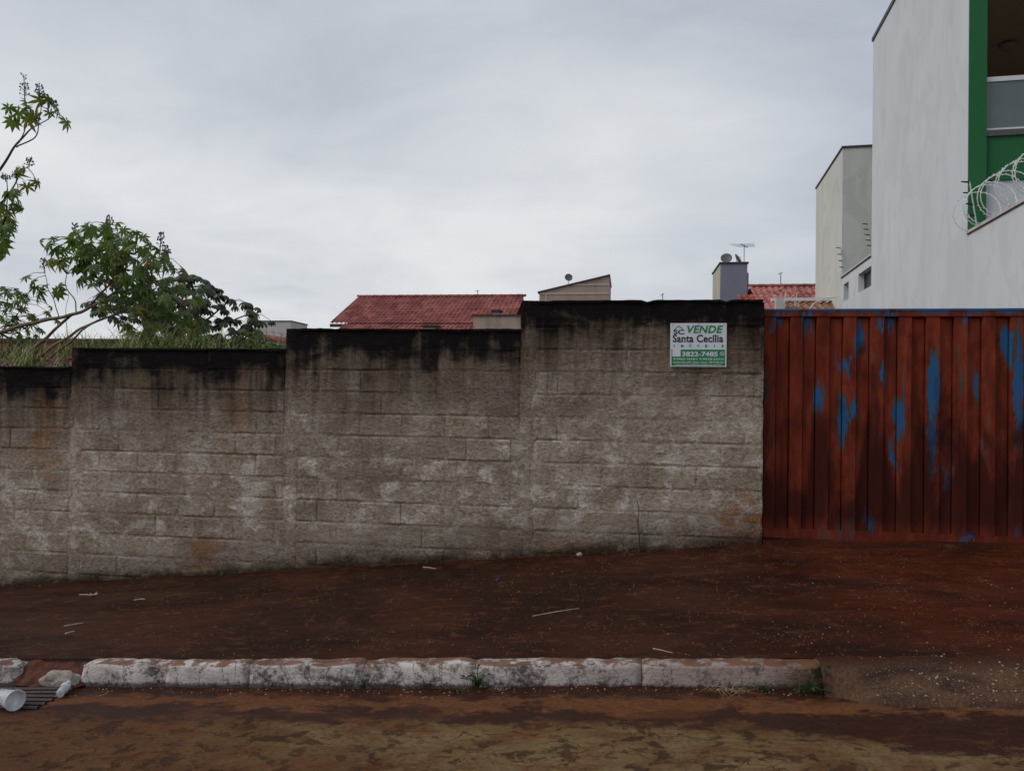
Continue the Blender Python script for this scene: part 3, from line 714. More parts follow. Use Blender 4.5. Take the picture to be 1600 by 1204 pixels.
bx(wb, 'balcony_back_wall', M['ceiling_paint'], .2, 7., 12.0, 12.15, 6.0, 8.749)
bx(wb, 'balcony_floor', M['tan_plaster'], .2, 7., 7.205, 12.2, 5.85, 5.985)
bx(wb, 'roof_slab', M['pale_front'], .2, 7., 7.16, 13.4, 10.2, 10.35)
gl = bx(wb, 'glass_railing', M['glass'], .275, 7., 7.05, 7.062, 6.135, 6.91)
bx(gl, 'handrail', M['white_metal'], .272, 7., 7.03, 7.085, 6.912, 6.99); bx(gl, 'bottom_channel', M['white_metal'], .272, 7., 7.035, 7.08, 6.092, 6.134)
for xx in (2.1, 3.9, 5.7): bx(gl, 'post', M['white_metal'], xx, xx+.04, 7.066, 7.10, 6.14, 6.91)
b = MB(); b.lathe([(.02, -.16), (.1, -.14), (.15, -.07), (.15, -.04), (.09, .0)], 18, True, True); b.build('ceiling_lamp', M['lamp_glass'], wb, (1.66, 9.9, 8.745), smooth=True)

rw = tag(empty('rear_wall', LOT, LRZ), 'low pale wall with two slit openings between the white building and cream block', 'wall')
Y0, Y1, T = 13.602, 17.25, 5.18
bx(rw, 'wall_face', M['white_plaster'], (0, .2, Y0, Y1, -1.3, 4.45), (0, .2, Y0, Y1, 4.955, T), (0, .2, 15.05, 16.26, 4.45, 4.955), (0, .2, 16.96, Y1, 4.45, 4.955))
bx(rw, 'coping', M['pale_front'], -.035, .23, Y0, Y1, T+.022, T+.07); bx(rw, 'dark_underline', M['dark_coping'], -.028, .22, Y0, Y1, T, T+.022)  # same pale slab over a thin dark line
for ya, yb, ns in ((16.26, 16.96, 1), (13.602, 15.05, 2)):
    o = bx(rw, 'opening', M['dark_opening'], .165, .172, ya, yb, 4.45, 4.955)
    bx(o, 'frame', M['coping_metal'], (.15, .164, ya+.002, ya+.03, 4.452, 4.95), (.15, .164, yb-.03, yb-.002, 4.452, 4.95), (.15, .164, ya+.03, yb-.03, 4.452, 4.475), (.15, .164, ya+.03, yb-.03, 4.93, 4.952))
cb = tag(empty('cream_block', LOT, LRZ), 'cream rendered tower block with dark thin coping behind the white building', 'building')
bx(cb, 'wall', M['cream_plaster'], 0, 5., 17.252, 21.85, -1.4, 9.06); bx(cb, 'coping', M['dark_coping'], -.03, 5.03, 17.22, 21.88, 9.06, 9.12)

def fence_post(y, z, h, label, lean=(-.05, -.1), n=4):
    e = tag(empty('electric_fence_post', LOT, LRZ), label, 'fence post', 'electric fence posts on the neighbour walls')
    p0, p1 = Vector((.09, y, z-.02)), Vector((.09+lean[0], y+lean[1], z+h)); b = MB(); b.tube([p0, p1], .012, 6); b.build('rod', M['galvanised'], e)
    for i in range(n):
        p = p0.lerp(p1, .3+.68*i/(n-1)); b = MB(); b.tube([p, p+Vector((-.04, 0, .01)), p+Vector((-.13, 0, .02))], [.010, .015, .010], 6); b.build('insulator', M['black_plastic'], e)
    return e
fence_post(6.80, 4.415, .80, 'leaning electric fence post with black insulators inside the end of the razor coil', (-.1, .06))
fence_post(13.75, 5.25, .78, 'electric fence post with insulators against the white building edge, above slit window', (-.16, -.05), 5)
fence_post(17.15, 5.25, .84, 'electric fence post with insulators at the corner of the cream block', (-.14, .05))

def razor_coil(p0, p1, rad, pitch, label, loc, rz, turns_extra=0, tub=.0065, barb=.034):
    p0, p1 = Vector(p0), Vector(p1); L = (p1-p0).length; ax = (p1-p0)/L; side = ax.cross(Vector((0, 0, 1))).normalized(); u_ = side.cross(ax)
    n = int(L/pitch); per = 26; pts = []; rr = random.Random(4)
    jit = [rr.uniform(-.25, .25) for _ in range(n+2)]
    for i in range(n*per+1):
        t = i/per; a = 2*math.pi*t; k = jit[int(t)]*(1-(t % 1))+jit[int(t)+1]*(t % 1)
        r_ = rad*(1+.06*k)
        pts.append(p0+ax*((t+k*.5)*pitch+.10*math.sin(a*.5))+side*math.cos(a)*r_+u_*math.sin(a)*r_)
    e = tag(empty('razor_wire_coil', loc, rz), label, 'razor wire')
    b = MB(); b.tube(pts, tub, 5); b.build('wire', M['razor_steel'], e)
    b = MB()
    for i in range(0, len(pts)-1):
        d = (pts[i+1]-pts[i]).normalized(); s_ = (side*math.cos(i)+u_*math.sin(i)); s_ = (s_-d*s_.dot(d)).normalized(); c = pts[i]; q = d.cross(s_)*.004
        b.add([c-d*barb, c+s_*barb*.55-d*barb*.9, c+d*barb*.1+q, c+d*barb, c-s_*barb*.55+d*barb*.9, c-q], [(0, 1, 2), (2, 4, 3), (0, 2, 5), (5, 3, 4), (5, 1, 0), (3, 2, 5)])
    bo = b.build('barbs', M['razor_steel'], e); bo['kind'] = 'stuff'
    return e
razor_coil((.05, 1.2, 4.70), (.05, 7.15, 4.70), .31, .30, 'large silver razor wire coil along the white boundary wall', LOT, LRZ)

# ================================================================ houses beyond the lot
def tiled(name, x0, x1, ridge_y, ridge_z, pitch, length, mat, parent, wave=.19, row=.37, amp=.036):
    nc = max(2, round((x1-x0)/wave)); wv = (x1-x0)/nc; nr = max(1, round(length/row)); rw_ = length/nr; ca, sa = math.cos(pitch), math.sin(pitch); v = []; f = []
    cols = [(x0+wv*(i+k), h) for i in range(nc) for k, h in ((0, 0), (.14, .62), (.32, 1), (.5, .62), (.64, 0), (.82, -.3))]+[(x1, 0)]
    k = len(cols)
    for r_ in range(nr):
        for s_, lift in ((r_*rw_, -.002), ((r_+1)*rw_+.02, .012)):
            for i, (x, h) in enumerate(cols):
                j_ = .006*nz(i//6*3.1, r_*2.7); hh = h*amp+lift+j_
                v.append((x+j_, ridge_y-s_*ca-hh*sa*0, ridge_z-s_*sa+hh*ca))
    for r_ in range(nr):
        for i in range(k-1):
            a = r_*2*k+i; f.append((a, a+k, a+k+1, a+1))
            if r_ < nr-1: f.append((a+k, a+2*k, a+2*k+1, a+k+1))
    return link(name, mesh(name, v, f, mat), parent)
def ridge_caps(x0, x1, y, z, mat, parent, r=.11, step=.38):
    b = MB(); n = int((x1-x0)/step)
    for i in range(n):
        xa = x0+(x1-x0)*i/n; xb = x0+(x1-x0)*(i+1)/n
        for xx, rr in ((xa, r), (xb+.03, r*.86)):
            b.v += [(xx, y+rr*math.cos(t), z-.04+rr*math.sin(t)) for t in [math.pi*j/6 for j in range(7)]]
        k = i*14; b.f += [(k+j, k+7+j, k+8+j, k+j+1) for j in range(6)]
    return b.build('ridge_caps', mat, parent)
h1 = tag(empty('tiled_house', (-8.3, 24, -1.6)), 'long house with a plain red tiled roof rising behind the middle of the wall', 'house')
HO = Vector(h1.location)
def child(o, par): o.parent = par; o.location = Vector(o.location)-Vector(par.location); return o
def hb(par, name, mat, *d): return child(bx(None, name, mat, *d), par)
rz_, ry_, pt_ = 5.97, 27., R(24)
rf = child(tiled('roof', -12.24, -4.55, ry_, rz_, pt_, 3.75, M['red_tile'], None), h1)
def yz(s): return ry_-s*math.cos(pt_), rz_-s*math.sin(pt_)
yl, zl = yz(3.74)
child(tiled('lower_roof', -11.62, -4.55, yl+.02, zl-.03, pt_, 4.1, M['red_tile'], None), h1)
child(ridge_caps(-12.27, -4.5, ry_, rz_+.03, M['red_tile'], None), h1)
hb(h1, 'eave_board', M['dark_coping'], -12.2, -11.6, yl-.02, yl+.05, zl-.16, zl-.03)
b = MB(); b.v = [(-12.2, ry_, rz_-.05), (-4.6, ry_, rz_-.05), (-4.6, ry_+6.5, 3.1), (-12.2, ry_+6.5, 3.1)]; b.f = [(0, 1, 2, 3)]; child(b.build('back_slope', M['red_tile']), h1)
hb(h1, 'wall', M['tan_plaster'], -11.3, -4.7, 20.6, 33., -1.59, 2.95)
b = MB(); b.v = [(-11.7, 20.8, 2.9), (-11.7, ry_, rz_-.16), (-11.7, 33, 2.9), (-11.5, 20.8, 2.9), (-11.5, ry_, rz_-.16), (-11.5, 33, 2.9)]; b.f = [(0, 1, 2), (3, 5, 4), (0, 3, 4, 1), (1, 4, 5, 2)]; child(b.build('gable', M['tan_plaster']), h1)
hb(h1, 'tank_housing', M['tan_plaster'], -5.82, -4.02, 22., 23.6, 2.8, 4.56); hb(h1, 'tank_coping', M['dark_coping'], -5.86, -3.98, 21.96, 23.64, 4.56, 4.62)
for cx, yb, zt, wd in ((-7.52, 22., 4.2, .33), (-5.05, 22.6, 4.86, .2)):
    c = hb(h1, 'chimney', M['tan_plaster'], cx-wd*.62, cx+wd*.62, yb, yb+.4, 3.2, zt-.07)
    o = bx(None, 'chimney_cap', M['dark_coping'], cx-wd, cx+wd, yb-.08, yb+.48, zt-.05, zt+.02); o.parent = c; o.location = (0, 0, 0)
    o = bx(None, 'vent_hood', M['dark_coping'], cx-wd*.4, cx+wd*.4, yb+.05, yb+.3, zt-.08, zt-.04); o.parent = c; o.location = (0, 0, 0)
def mast(name, label, x, y, z0, h, r=.018):
    e = tag(empty(name, (x, y, z0)), label, 'antenna', 'thin roof masts'); b = MB(); b.tube([(0, 0, -.1), (0, 0, h)], r, 5); b.build('rod', M['metal_grey'], e)
    b = MB(); b.tube([(-.1, 0, h*.92), (.06, 0, h)], r*.8, 4); b.build('tip', M['metal_grey'], e)
mast('roof_mast', 'thin short mast on the ridge of the long red tiled roof', -6.66, 27.02, 5.97, .27)

h2 = tag(empty('lean_to_house', (-2.5, 32, -1.6)), 'beige house with single sloping roof line and white bands behind the wall', 'house')
b = MB(); b.v = [(-4.22, 30, -1.6), (-.89, 30, -1.6), (-.89, 30, 7.30), (-4.22, 30, 6.52), (-4.22, 34, -1.6), (-.89, 34, -1.6), (-.89, 34, 7.30), (-4.22, 34, 6.52)]
b.f = [(0, 1, 2, 3), (1, 5, 6, 2), (5, 4, 7, 6), (4, 0, 3, 7), (3, 2, 6, 7)]; child(b.build('wall', M['beige_plaster']), h2)
sl_ = (7.30-6.52)/3.33
b = MB(); b.v = [(-4.3, 29.93, 6.50), (-.85, 29.93, 6.50+3.45*sl_), (-.85, 29.93, 6.57+3.45*sl_), (-4.3, 29.93, 6.57), (-4.3, 34.1, 6.50), (-.85, 34.1, 6.50+3.45*sl_), (-.85, 34.1, 6.57+3.45*sl_), (-4.3, 34.1, 6.57)]
b.f = [(0, 1, 2, 3), (1, 5, 6, 2), (4, 0, 3, 7), (3, 2, 6, 7), (0, 4, 5, 1), (5, 4, 7, 6)]; child(b.build('roof', M['dark_coping']), h2)
hb(h2, 'white_band', M['pale_front'], -2.62, -.885, 29.97, 29.998, 6.86, 6.91); hb(h2, 'white_band', M['pale_front'], -4.21, -.885, 29.97, 29.998, 6.44, 6.50); hb(h2, 'pilaster', M['pale_front'], -3.93, -3.87, 29.975, 29.998, -1.5, 6.43)

def dish(label, loc, rot, r, h, group='satellite dishes on the rooftops'):
    e = tag(empty('satellite_dish', loc), label, 'satellite dish', group)
    b = MB(); b.tube([(0, 0, -.08), (0, 0, h)], r*.07, 6); b.build('mast', M['metal_grey'], e)
    prof = [(r*k, .30*r*k*k) for k in (.02, .25, .5, .75, .92, 1.)]; b = MB(); b.lathe(prof+[(r*1.0, .30*r+.02), (r*.75, .19*r), (r*.3, .05*r), (.02, .02)], 22)
    d = b.build('reflector', M['dish_mesh'], e, (0, 0, h), rot, True)
    b = MB()
    for t in (0, 2.09, 4.19): b.tube([(r*.9*math.cos(t), r*.9*math.sin(t), .26*r), (0, 0, r*.8)], r*.022, 4)
    b.build('feed_arms', M['metal_grey'], d); b = MB(); b.lathe([(r*.07, r*.72), (r*.07, r*.86)], 8, True, True); b.build('feed_horn', M['metal_grey'], d)
dish('round satellite dish on a mast above the beige sloping house', (-2.86, 30.4, 6.88), (R(72), 0, R(14)), .19, .40)

h3 = tag(empty('water_tower_house', (4.6, 29, -1.6)), 'narrow blue-grey rooftop tower with ochre side, crowned by dishes and an aerial', 'building')
hb(h3, 'tower', M['grey_plaster'], 4.03, 5.17, 28, 31., -1.6, 7.48); hb(h3, 'ochre_side', M['ochre_plaster'], 4.012, 4.028, 28.003, 31., -1.6, 7.47); hb(h3, 'coping', M['dark_coping'], 3.97, 5.22, 27.95, 31.05, 7.48, 7.55)
hb(h3, 'side_pier', M['grey_plaster'], 5.172, 5.27, 28.3, 30.5, -1.6, 7.12)
dish('dark round dish facing the street on top of the blue-grey tower', (4.33, 28.5, 7.55), (R(62), 0, R(-8)), .25, .22)
dish('tilted dish seen edge-on beside the aerial on the blue-grey tower', (4.80, 28.6, 7.55), (R(60), 0, R(62)), .25, .20)
e = tag(empty('television_aerial', (5.08, 28.4, 7.55)), 'television aerial with a flat row of rods on the blue-grey tower', 'antenna')
b = MB(); b.tube([(0, 0, -.05), (0, 0, .82)], .018, 5); b.build('mast', M['metal_grey'], e)
b = MB(); b.tube([(-.22, -.55, .76), (.22, .55, .82)], .022, 5); b.build('boom', M['metal_grey'], e)
for i in range(8):
    t = i/7; c = Vector((-.2+.4*t, -.5+1.*t, .765+.05*t)); hl = .52-.18*t; b = MB(); b.tube([c+Vector((-hl, .2*hl, .02)), c+Vector((hl, -.2*hl, .0))], .0042, 4); b.build('element', M['metal_grey'], e)

h4 = tag(empty('red_roof_house', (6.5, 22, -1.6)), 'house with pale red tiled roof between the blue-grey tower and cream block', 'house')
child(tiled('roof', 4.64, 9.5, 24, 5.90, R(23), 5.6, M['red_tile_pale'], None, wave=.235), h4); child(ridge_caps(4.6, 9.5, 24, 5.94, M['red_tile'], None), h4)
child(tiled('porch_roof', 4.06, 4.75, 23.0, 5.46, R(23), 4.0, M['orange_tile'], None, wave=.23), h4); hb(h4, 'wall', M['tan_plaster'], 4.75, 9.3, 19.3, 27., -1.6, 3.4)
b = MB(); b.v = [(4.64, 24, 5.85), (9.5, 24, 5.85), (9.5, 29, 3.6), (4.64, 29, 3.6)]; b.f = [(0, 1, 2, 3)]; child(b.build('back_slope', M['red_tile']), h4)
mast('roof_mast', 'slender mast on the pale red roof beside the cream block', 5.82, 24., 5.93, .5)
mast('garden_mast', 'lone slender pole against the sky above the wall, left of the sign', 1.62, 30., 5.2, 1.25, .02)
h5 = tag(empty('brown_roof_annex', (5.6, 18, -1.6)), 'small white annex with brown clay-tile roof just over the gate', 'house')
hb(h5, 'wall', M['pale_front'], (4.53, 4.80, 17.9, 18.1, -1.6, 4.70), (4.53, 8., 18.1, 22.5, -1.6, 4.3)); hb(h5, 'white_beam', M['white_metal'], 4.55, 8., 18.7, 18.85, 4.70, 4.80)
child(tiled('roof', 4.86, 8., 18.9, 4.69, R(22), 2.4, M['brown_tile'], None, wave=.21, row=.33, amp=.05), h5)
b = MB(); b.tube([(5.2, 17.1, 4.05), (5.45, 17.1, 4.42), (5.75, 17.1, 4.58), (6.2, 17.1, 4.62)], .016, 6); child(b.build('gutter_pipe', M['white_metal']), h5)
razor_coil((4.6, 17.6, 4.72), (5.25, 17.5, 4.55), .20, .16, 'small tangled razor wire coil on the white annex above the gate', (0, 0, 0), 0, tub=.006, barb=.02)

h6 = tag(empty('pale_block', (-19.6, 35, -1.6)), 'plain pale box-shaped building far off between the trees and red roof', 'building')
hb(h6, 'wall', M['pale_front'], -20.9, -18.68, 34, 36.2, -1.6, 5.52); hb(h6, 'coping', M['dark_coping'], -20.95, -18.64, 33.96, 36.25, 5.52, 5.57)
h7 = tag(empty('small_annex', (-14.6, 25, -1.6)), 'small grey annex with a sloping strip of red tiles beside the leafy tree', 'house')
hb(h7, 'wall', M['grey_plaster'], -15.9, -13.6, 24, 27, -1.6, 3.55); hb(h7, 'string_course', M['pale_front'], -15.92, -13.58, 23.96, 23.998, 3.30, 3.42)
b = MB(); n = 16
for i in range(n+1):
    t = i/n; x = -16.1+2.7*t; z = 4.03-.42*t; b.v += [(x, 23.85, z-.16+.03*math.sin(i*3.1)), (x, 23.85, z+.03*math.sin(i*3.1)), (x, 25.2, z+.12)]
b.f = [(3*i, 3*i+3, 3*i+4, 3*i+1) for i in range(n)]+[(3*i+1, 3*i+4, 3*i+5, 3*i+2) for i in range(n)]; child(b.build('roof', M['red_tile']), h7)
e = tag(empty('wire_fence', (-14.7, 24.2, 3.8)), 'thin hooked wire fence standing on the red tile strip of the grey annex', 'fence')
for i in range(4):
    b = MB(); x = -.6+.34*i; b.tube([(x, 0, -.2-.03*i), (x, 0, .32-.05*i), (x-.05, 0, .40-.05*i), (x-.13, 0, .42-.05*i)], .012, 4); b.build('post', M['metal_grey'], e)
b = MB(); b.tube([(-1., 0, .36), (1., 0, .18)], .006, 3); b.build('strand', M['metal_grey'], e)
e = tag(empty('brick_wall', (-13, 9.2, 1)), 'weathered brick garden wall far left behind the bushes', 'wall')
bx(e, 'wall_face', M['brick_red'], -6, 5.2, 0, .16, -2.5, 1.66); bx(e, 'coping', M['dark_coping'], -6, 5.2, -.04, .2, 1.66, 1.74)

# ================================================================ vacant lot
def lot_z(x, y):
    k = min(max((-x-2.2)/2.6, 0), 1); k = k*k*(3-2*k)
    hi = 1.5+.22*min(y, 2.)+.055*max(0, y-2.); lo = .45+.05*y
    return lo+(hi-lo)*k+.10*nz(x*.9, y*.9)+.04*nz(x*3, y*3)
tag(grid('lot_ground', frange(-18, 5., 90), [.16]+frange(.3, 18, 60), lot_z, M['soil']), kind='structure')
b = MB(); rr = random.Random(5)
for i in range(420):
    x = rr.uniform(-8., -5.2); y = rr.uniform(.5, 4.5); s_ = rr.uniform(.012, .042); z = lot_z(x, y)+s_*.2
    q = [Vector((rr.uniform(-1, 1), rr.uniform(-1, 1), rr.uniform(-1, 1))).normalized()*s_ for _ in range(2)]; k = q[0].cross(q[1]).normalized()*s_*.7; u_ = q[0]; v_ = k.cross(u_).normalized()*s_*.6
    c = Vector((x, y, z)); P8 = [c+u_*a+v_*b_+k*d for d in (-1, 1) for a, b_ in ((-1, -1), (1, -1), (1, 1), (-1, 1))]
    b.add(P8, [(0, 3, 2, 1), (4, 5, 6, 7), (0, 1, 5, 4), (1, 2, 6, 5), (2, 3, 7, 6), (3, 0, 4, 7)])
tag(b.build('rubble', M['rubble']), 'scattered broken red brick rubble on the soil behind the low end of the wall', 'rubble', kind='stuff')

def blade(b, p, h, lean, wd, n=4):
    side = Vector((lean.y, -lean.x, 0)); side = side.normalized()*wd if side.length > 1e-4 else Vector((wd, 0, 0)); k = len(b.v)
    for i in range(n+1):
        t = i/n; c = p+Vector((0, 0, h*(t-.28*t*t*lean.length/max(h, .01))))+lean*(t*t); ww = side*(1-t*.92); b.v += [tuple(c-ww), tuple(c+ww)]
    b.f += [(k+2*i, k+2*i+1, k+2*i+3, k+2*i+2) for i in range(n)]
b = MB()
def grass_at(n, xr, yr, hr, lean, clump=.25):
    cs = [(rr.uniform(*xr), rr.uniform(*yr)) for _ in range(max(4, n//22))]
    for _ in range(n):
        cx, cy = rr.choice(cs); x = rr.gauss(cx, clump*.35); y = max(.35, rr.gauss(cy, clump*.35)); a = rr.uniform(0, 6.28); l_ = rr.uniform(.15, 1.)*lean
        blade(b, Vector((x, y, lot_z(x, y)-.02)), rr.uniform(*hr), Vector((math.cos(a)*l_, math.sin(a)*l_, 0)), rr.uniform(.006, .013))
grass_at(800, (-8.8, -6.55), (1.2, 5.), (.15, .42), .4)
grass_at(800, (-6.3, -4.95), (1.2, 2.6), (.3, .62), .8)
grass_at(1500, (-12., -5.6), (3.5, 8.6), (.25, .62), .35)
tag(b.build('tall_grass', M['grass']), 'rank yellow-green grass standing behind the left end of the wall', 'grass', kind='stuff')

# ---------------------------------------------------------------- plants
def palmate_leaf(seed, lobes=8, droop=.42, wd=.17):
    rr = random.Random(seed); v = [(0, 0, .0)]; f = []; A = [R(-152)+R(304)*i/(lobes-1) for i in range(lobes)]
    ln = [.62+.38*math.cos(a*.55)+rr.uniform(-.05, .05) for a in A]; Z = lambda r_, a: -droop*r_*r_*(1+.4*math.cos(a*2+seed))
    notch = []
    for i in range(lobes+1):
        a = (A[i-1]+A[i])/2 if 0 < i < lobes else (A[0]-.16 if i == 0 else A[-1]+.16); r_ = .27 if 0 < i < lobes else .15
        notch.append(len(v)); v.append((r_*math.sin(a), r_*math.cos(a), Z(r_, a)-.01))
    for i, a in enumerate(A):
        L = ln[i]; d = (math.sin(a), math.cos(a)); n_ = (d[1], -d[0]); k = len(v); rm = .56*L
        v.append((d[0]*rm, d[1]*rm, Z(rm, a)+.02)); v.append((d[0]*L, d[1]*L, Z(L, a)*1.12))
        for s_ in (-1, 1): v.append((d[0]*rm*.95+n_[0]*wd*s_*L, d[1]*rm*.95+n_[1]*wd*s_*L, Z(rm, a)-.05))
        f += [(0, notch[i], k+2, k), (k, k+2, k+1), (k, k+1, k+3), (0, k, k+3, notch[i+1])]
    return v, f
CASTOR = [mesh('leaf', *palmate_leaf(s_, 7+s_ % 3, .25+.12*s_, .15+.02*(s_ % 3)), M['castor_leaf']) for s_ in range(7)]
def umbrella_leaf(seed, n=10):
    rr = random.Random(seed); v = []; f = []
    for i in range(n):
        a = 6.283*i/n+rr.uniform(-.1, .1); L = rr.uniform(.85, 1.1); d = Vector((math.cos(a), math.sin(a), 0)); s_ = Vector((-d.y, d.x, 0)); k = len(v)
        for t, ww in ((.06, .02), (.35, .12), (.62, .19), (.85, .16), (1.02, .02)):
            ang = t*t*1.55; c = d*(t*(1-.32*t*t)*L)+Vector((0, 0, .05-.78*t**2.1*L)); v += [tuple(c-s_*ww), tuple(c+s_*ww)]
        f += [(k+2*j, k+2*j+1, k+2*j+3, k+2*j+2) for j in range(4)]
    return v, f
UMB = [mesh('leaf', *umbrella_leaf(s_, 9+s_), M['umbrella_leaf'], True) for s_ in range(3)]
def spike(parent, p0, p1, seed, r=.015):
    rr = random.Random(seed); p0, p1 = Vector(p0), Vector(p1); b = MB(); b.tube([p0, p1], [.008, .004], 5)
    for i in range(30):
        t = .25+.75*rr.random(); a = rr.uniform(0, 6.28); o_ = .055*(1.15-t*.6); c = p0.lerp(p1, t)+Vector((math.cos(a)*o_, math.sin(a)*o_, rr.uniform(-.01, .03))); q = r*rr.uniform(.6, 1.05)
        b.add([c+Vector(u_)*q for u_ in ((1, 0, 0), (-1, 0, 0), (0, 1, 0), (0, -1, 0), (0, 0, 1.2), (0, 0, -1.2))], [(0, 2, 4), (2, 1, 4), (1, 3, 4), (3, 0, 4), (2, 0, 5), (1, 2, 5), (3, 1, 5), (0, 3, 5)])
        b.tube([p0.lerp(p1, t-.05), c], .0025, 3, False)
    o = b.build('seed_spike', M['seed_pod']); return child(o, parent)
def smooth_pts(pts, n=5):
    P = [Vector(p) for p in pts]; P = [P[0]*2-P[1]]+P+[P[-1]*2-P[-2]]; out = []
    for i in range(1, len(P)-2):
        for k in range(n):
            t = k/n; a, b_, c, d = P[i-1], P[i], P[i+1], P[i+2]
            out.append(.5*((2*b_)+(c-a)*t+(2*a-5*b_+4*c-d)*t*t+(3*b_-a-3*c+d)*t**3))
    return out+[P[-2]]
def stems(parent, lines, mat, name='stem', jy=.0):
    nodes = []
    for pts, r0_, r1_ in lines:
        q = smooth_pts(pts); 
        for i in range(1, len(q)): q[i] = q[i]+Vector((nz(q[i].x*5, q[i].z*5, 2), nz(q[i].x*4, q[i].z*4, 5)*2, nz(q[i].x*5, q[i].z*5, 9)))*.018
        b = MB(); b.tube(q, [.8*(r0_+(r1_-r0_)*i/(len(q)-1)) for i in range(len(q))], 7); child(b.build(name, M[mat], smooth=True), parent); nodes += q[len(q)//3:]
    return nodes
def put_leaves(parent, spots, nodes, meshes, size, seed, tilt=(15, 75), mat='stem_bark', centre=None):
    rr = random.Random(seed); b = MB()
    for p in spots:
        p = Vector(p); n_ = min(nodes, key=lambda q: (q-p).length_squared); mid_ = n_.lerp(p, .55)+Vector((0, 0, .10*(p-n_).length)); b.tube([n_, mid_, p], [.006, .0045, .0035], 4, False)
        out = p-(n_ if centre is None else Vector(centre)); az = math.atan2(out.y, out.x)+rr.gauss(0, .7)
        o = link('leaf', rr.choice(meshes)); s_ = size*rr.uniform(.7, 1.15); o.scale = (s_, s_, s_*rr.uniform(.8, 1.3))
        tl = R(rr.uniform(*tilt)); o.rotation_euler = (Matrix.Rotation(az-math.pi/2, 4, 'Z') @ Matrix.Rotation(-tl, 4, 'X') @ Matrix.Rotation(rr.gauss(0, .25), 4, 'Y')).to_euler()
        o.parent = parent; o.location = p-Vector(parent.location)
    o = child(b.build('petioles', M[mat]), parent); o['kind'] = 'stuff'
def in_poly(x, z, P):
    c = False
    for (x0, z0), (x1, z1) in zip(P, P[1:]+P[:1]):
        if (z0 > z) != (z1 > z) and x < (x1-x0)*(z-z0)/(z1-z0)+x0: c = not c
    return c
def fill(P, n, y, dy, seed, gap=.0):
    rr = random.Random(seed); P = [(p[0], p[2]) for p in P]; X = [p[0] for p in P]; Zs = [p[1] for p in P]; out = []
    while len(out) < n:
        x, z = rr.uniform(min(X), max(X)), rr.uniform(min(Zs), max(Zs))
        if in_poly(x, z, P) and all((x-q.x)**2+(z-q.z)**2 > gap*gap for q in out[-40:]): out.append(Vector((x, y+rr.uniform(-dy, dy), z)))
        else: gap *= .999
    return out

# main castor bush leaning in from the left
c1_ = tag(empty('castor_bean_plant', (-6.7, 3., 1.6)), 'large castor bean bush leaning right over the wall, with long bare slanting stems', 'plant', 'castor bean plants in the lot')
L1 = [([(-9.584, 3.000, 2.143), (-8.864, 3.000, 2.385), (-8.307, 3.000, 2.522), (-7.757, 3.000, 2.630), (-7.364, 3.000, 2.773), (-7.025, 3.000, 2.987)], .042, .020),
      ([(-8.368, 3.000, 2.122), (-8.071, 3.000, 2.359), (-7.797, 3.050, 2.618), (-7.539, 3.100, 2.768), (-7.198, 3.100, 3.110)], .030, .016),
      ([(-8.160, 2.900, 2.010), (-7.915, 2.900, 2.191), (-7.623, 2.900, 2.370), (-7.283, 2.900, 2.522), (-6.803, 2.900, 2.724), (-6.427, 2.900, 3.075)], .028, .012),
      ([(-7.975, 2.800, 1.953), (-7.638, 2.800, 2.203), (-7.256, 2.800, 2.495), (-6.849, 2.700, 2.598), (-6.428, 2.700, 2.718), (-6.149, 2.700, 2.785)], .020, .009),
      ([(-7.025, 3.000, 2.987), (-6.982, 3.000, 3.272), (-7.180, 3.100, 3.607), (-7.246, 3.100, 3.907)], .016, .007), ([(-7.198, 3.100, 3.110), (-7.377, 3.000, 3.366), (-7.580, 3.000, 3.594), (-7.692, 3.000, 3.713)], .014, .006),
      ([(-7.025, 3.000, 2.987), (-6.807, 3.100, 3.242), (-6.568, 3.100, 3.464), (-6.473, 3.100, 3.570)], .014, .006), ([(-6.807, 3.100, 3.242), (-6.400, 3.000, 3.222), (-6.162, 3.000, 3.264)], .012, .006),
      ([(-7.658, 3.000, 2.630), (-7.702, 3.000, 2.829), (-7.826, 3.000, 3.010), (-7.840, 3.000, 3.209)], .012, .006), ([(-7.936, 3.000, 2.595), (-8.022, 3.000, 2.830), (-8.127, 3.000, 3.012), (-8.172, 3.000, 3.239)], .009, .005),
      ([(-6.427, 2.900, 3.075), (-6.187, 2.900, 2.941), (-5.934, 2.800, 2.797)], .012, .006), ([(-6.803, 2.900, 2.724), (-6.444, 2.800, 2.538), (-6.096, 2.700, 2.442)], .012, .006), ([(-7.638, 2.800, 2.203), (-7.654, 2.800, 2.494), (-7.669, 2.800, 2.716), (-7.725, 2.900, 2.951)], .006, .003)]
nodes = stems(c1_, L1, 'stem_bark')
sp1 = fill([(-7.929, 3.000, 3.599), (-7.683, 3.000, 3.749), (-7.389, 3.000, 3.888), (-7.144, 3.000, 3.946), (-6.748, 3.000, 3.698), (-6.290, 3.000, 3.460), (-6.065, 3.000, 3.192), (-5.991, 3.000, 2.822), (-5.924, 3.000, 2.311), (-6.717, 3.000, 2.247), (-7.017, 3.000, 2.603), (-7.094, 3.000, 3.005), (-7.519, 3.000, 3.080), (-7.872, 3.000, 3.282)], 250, 3., .55, 7, .085)
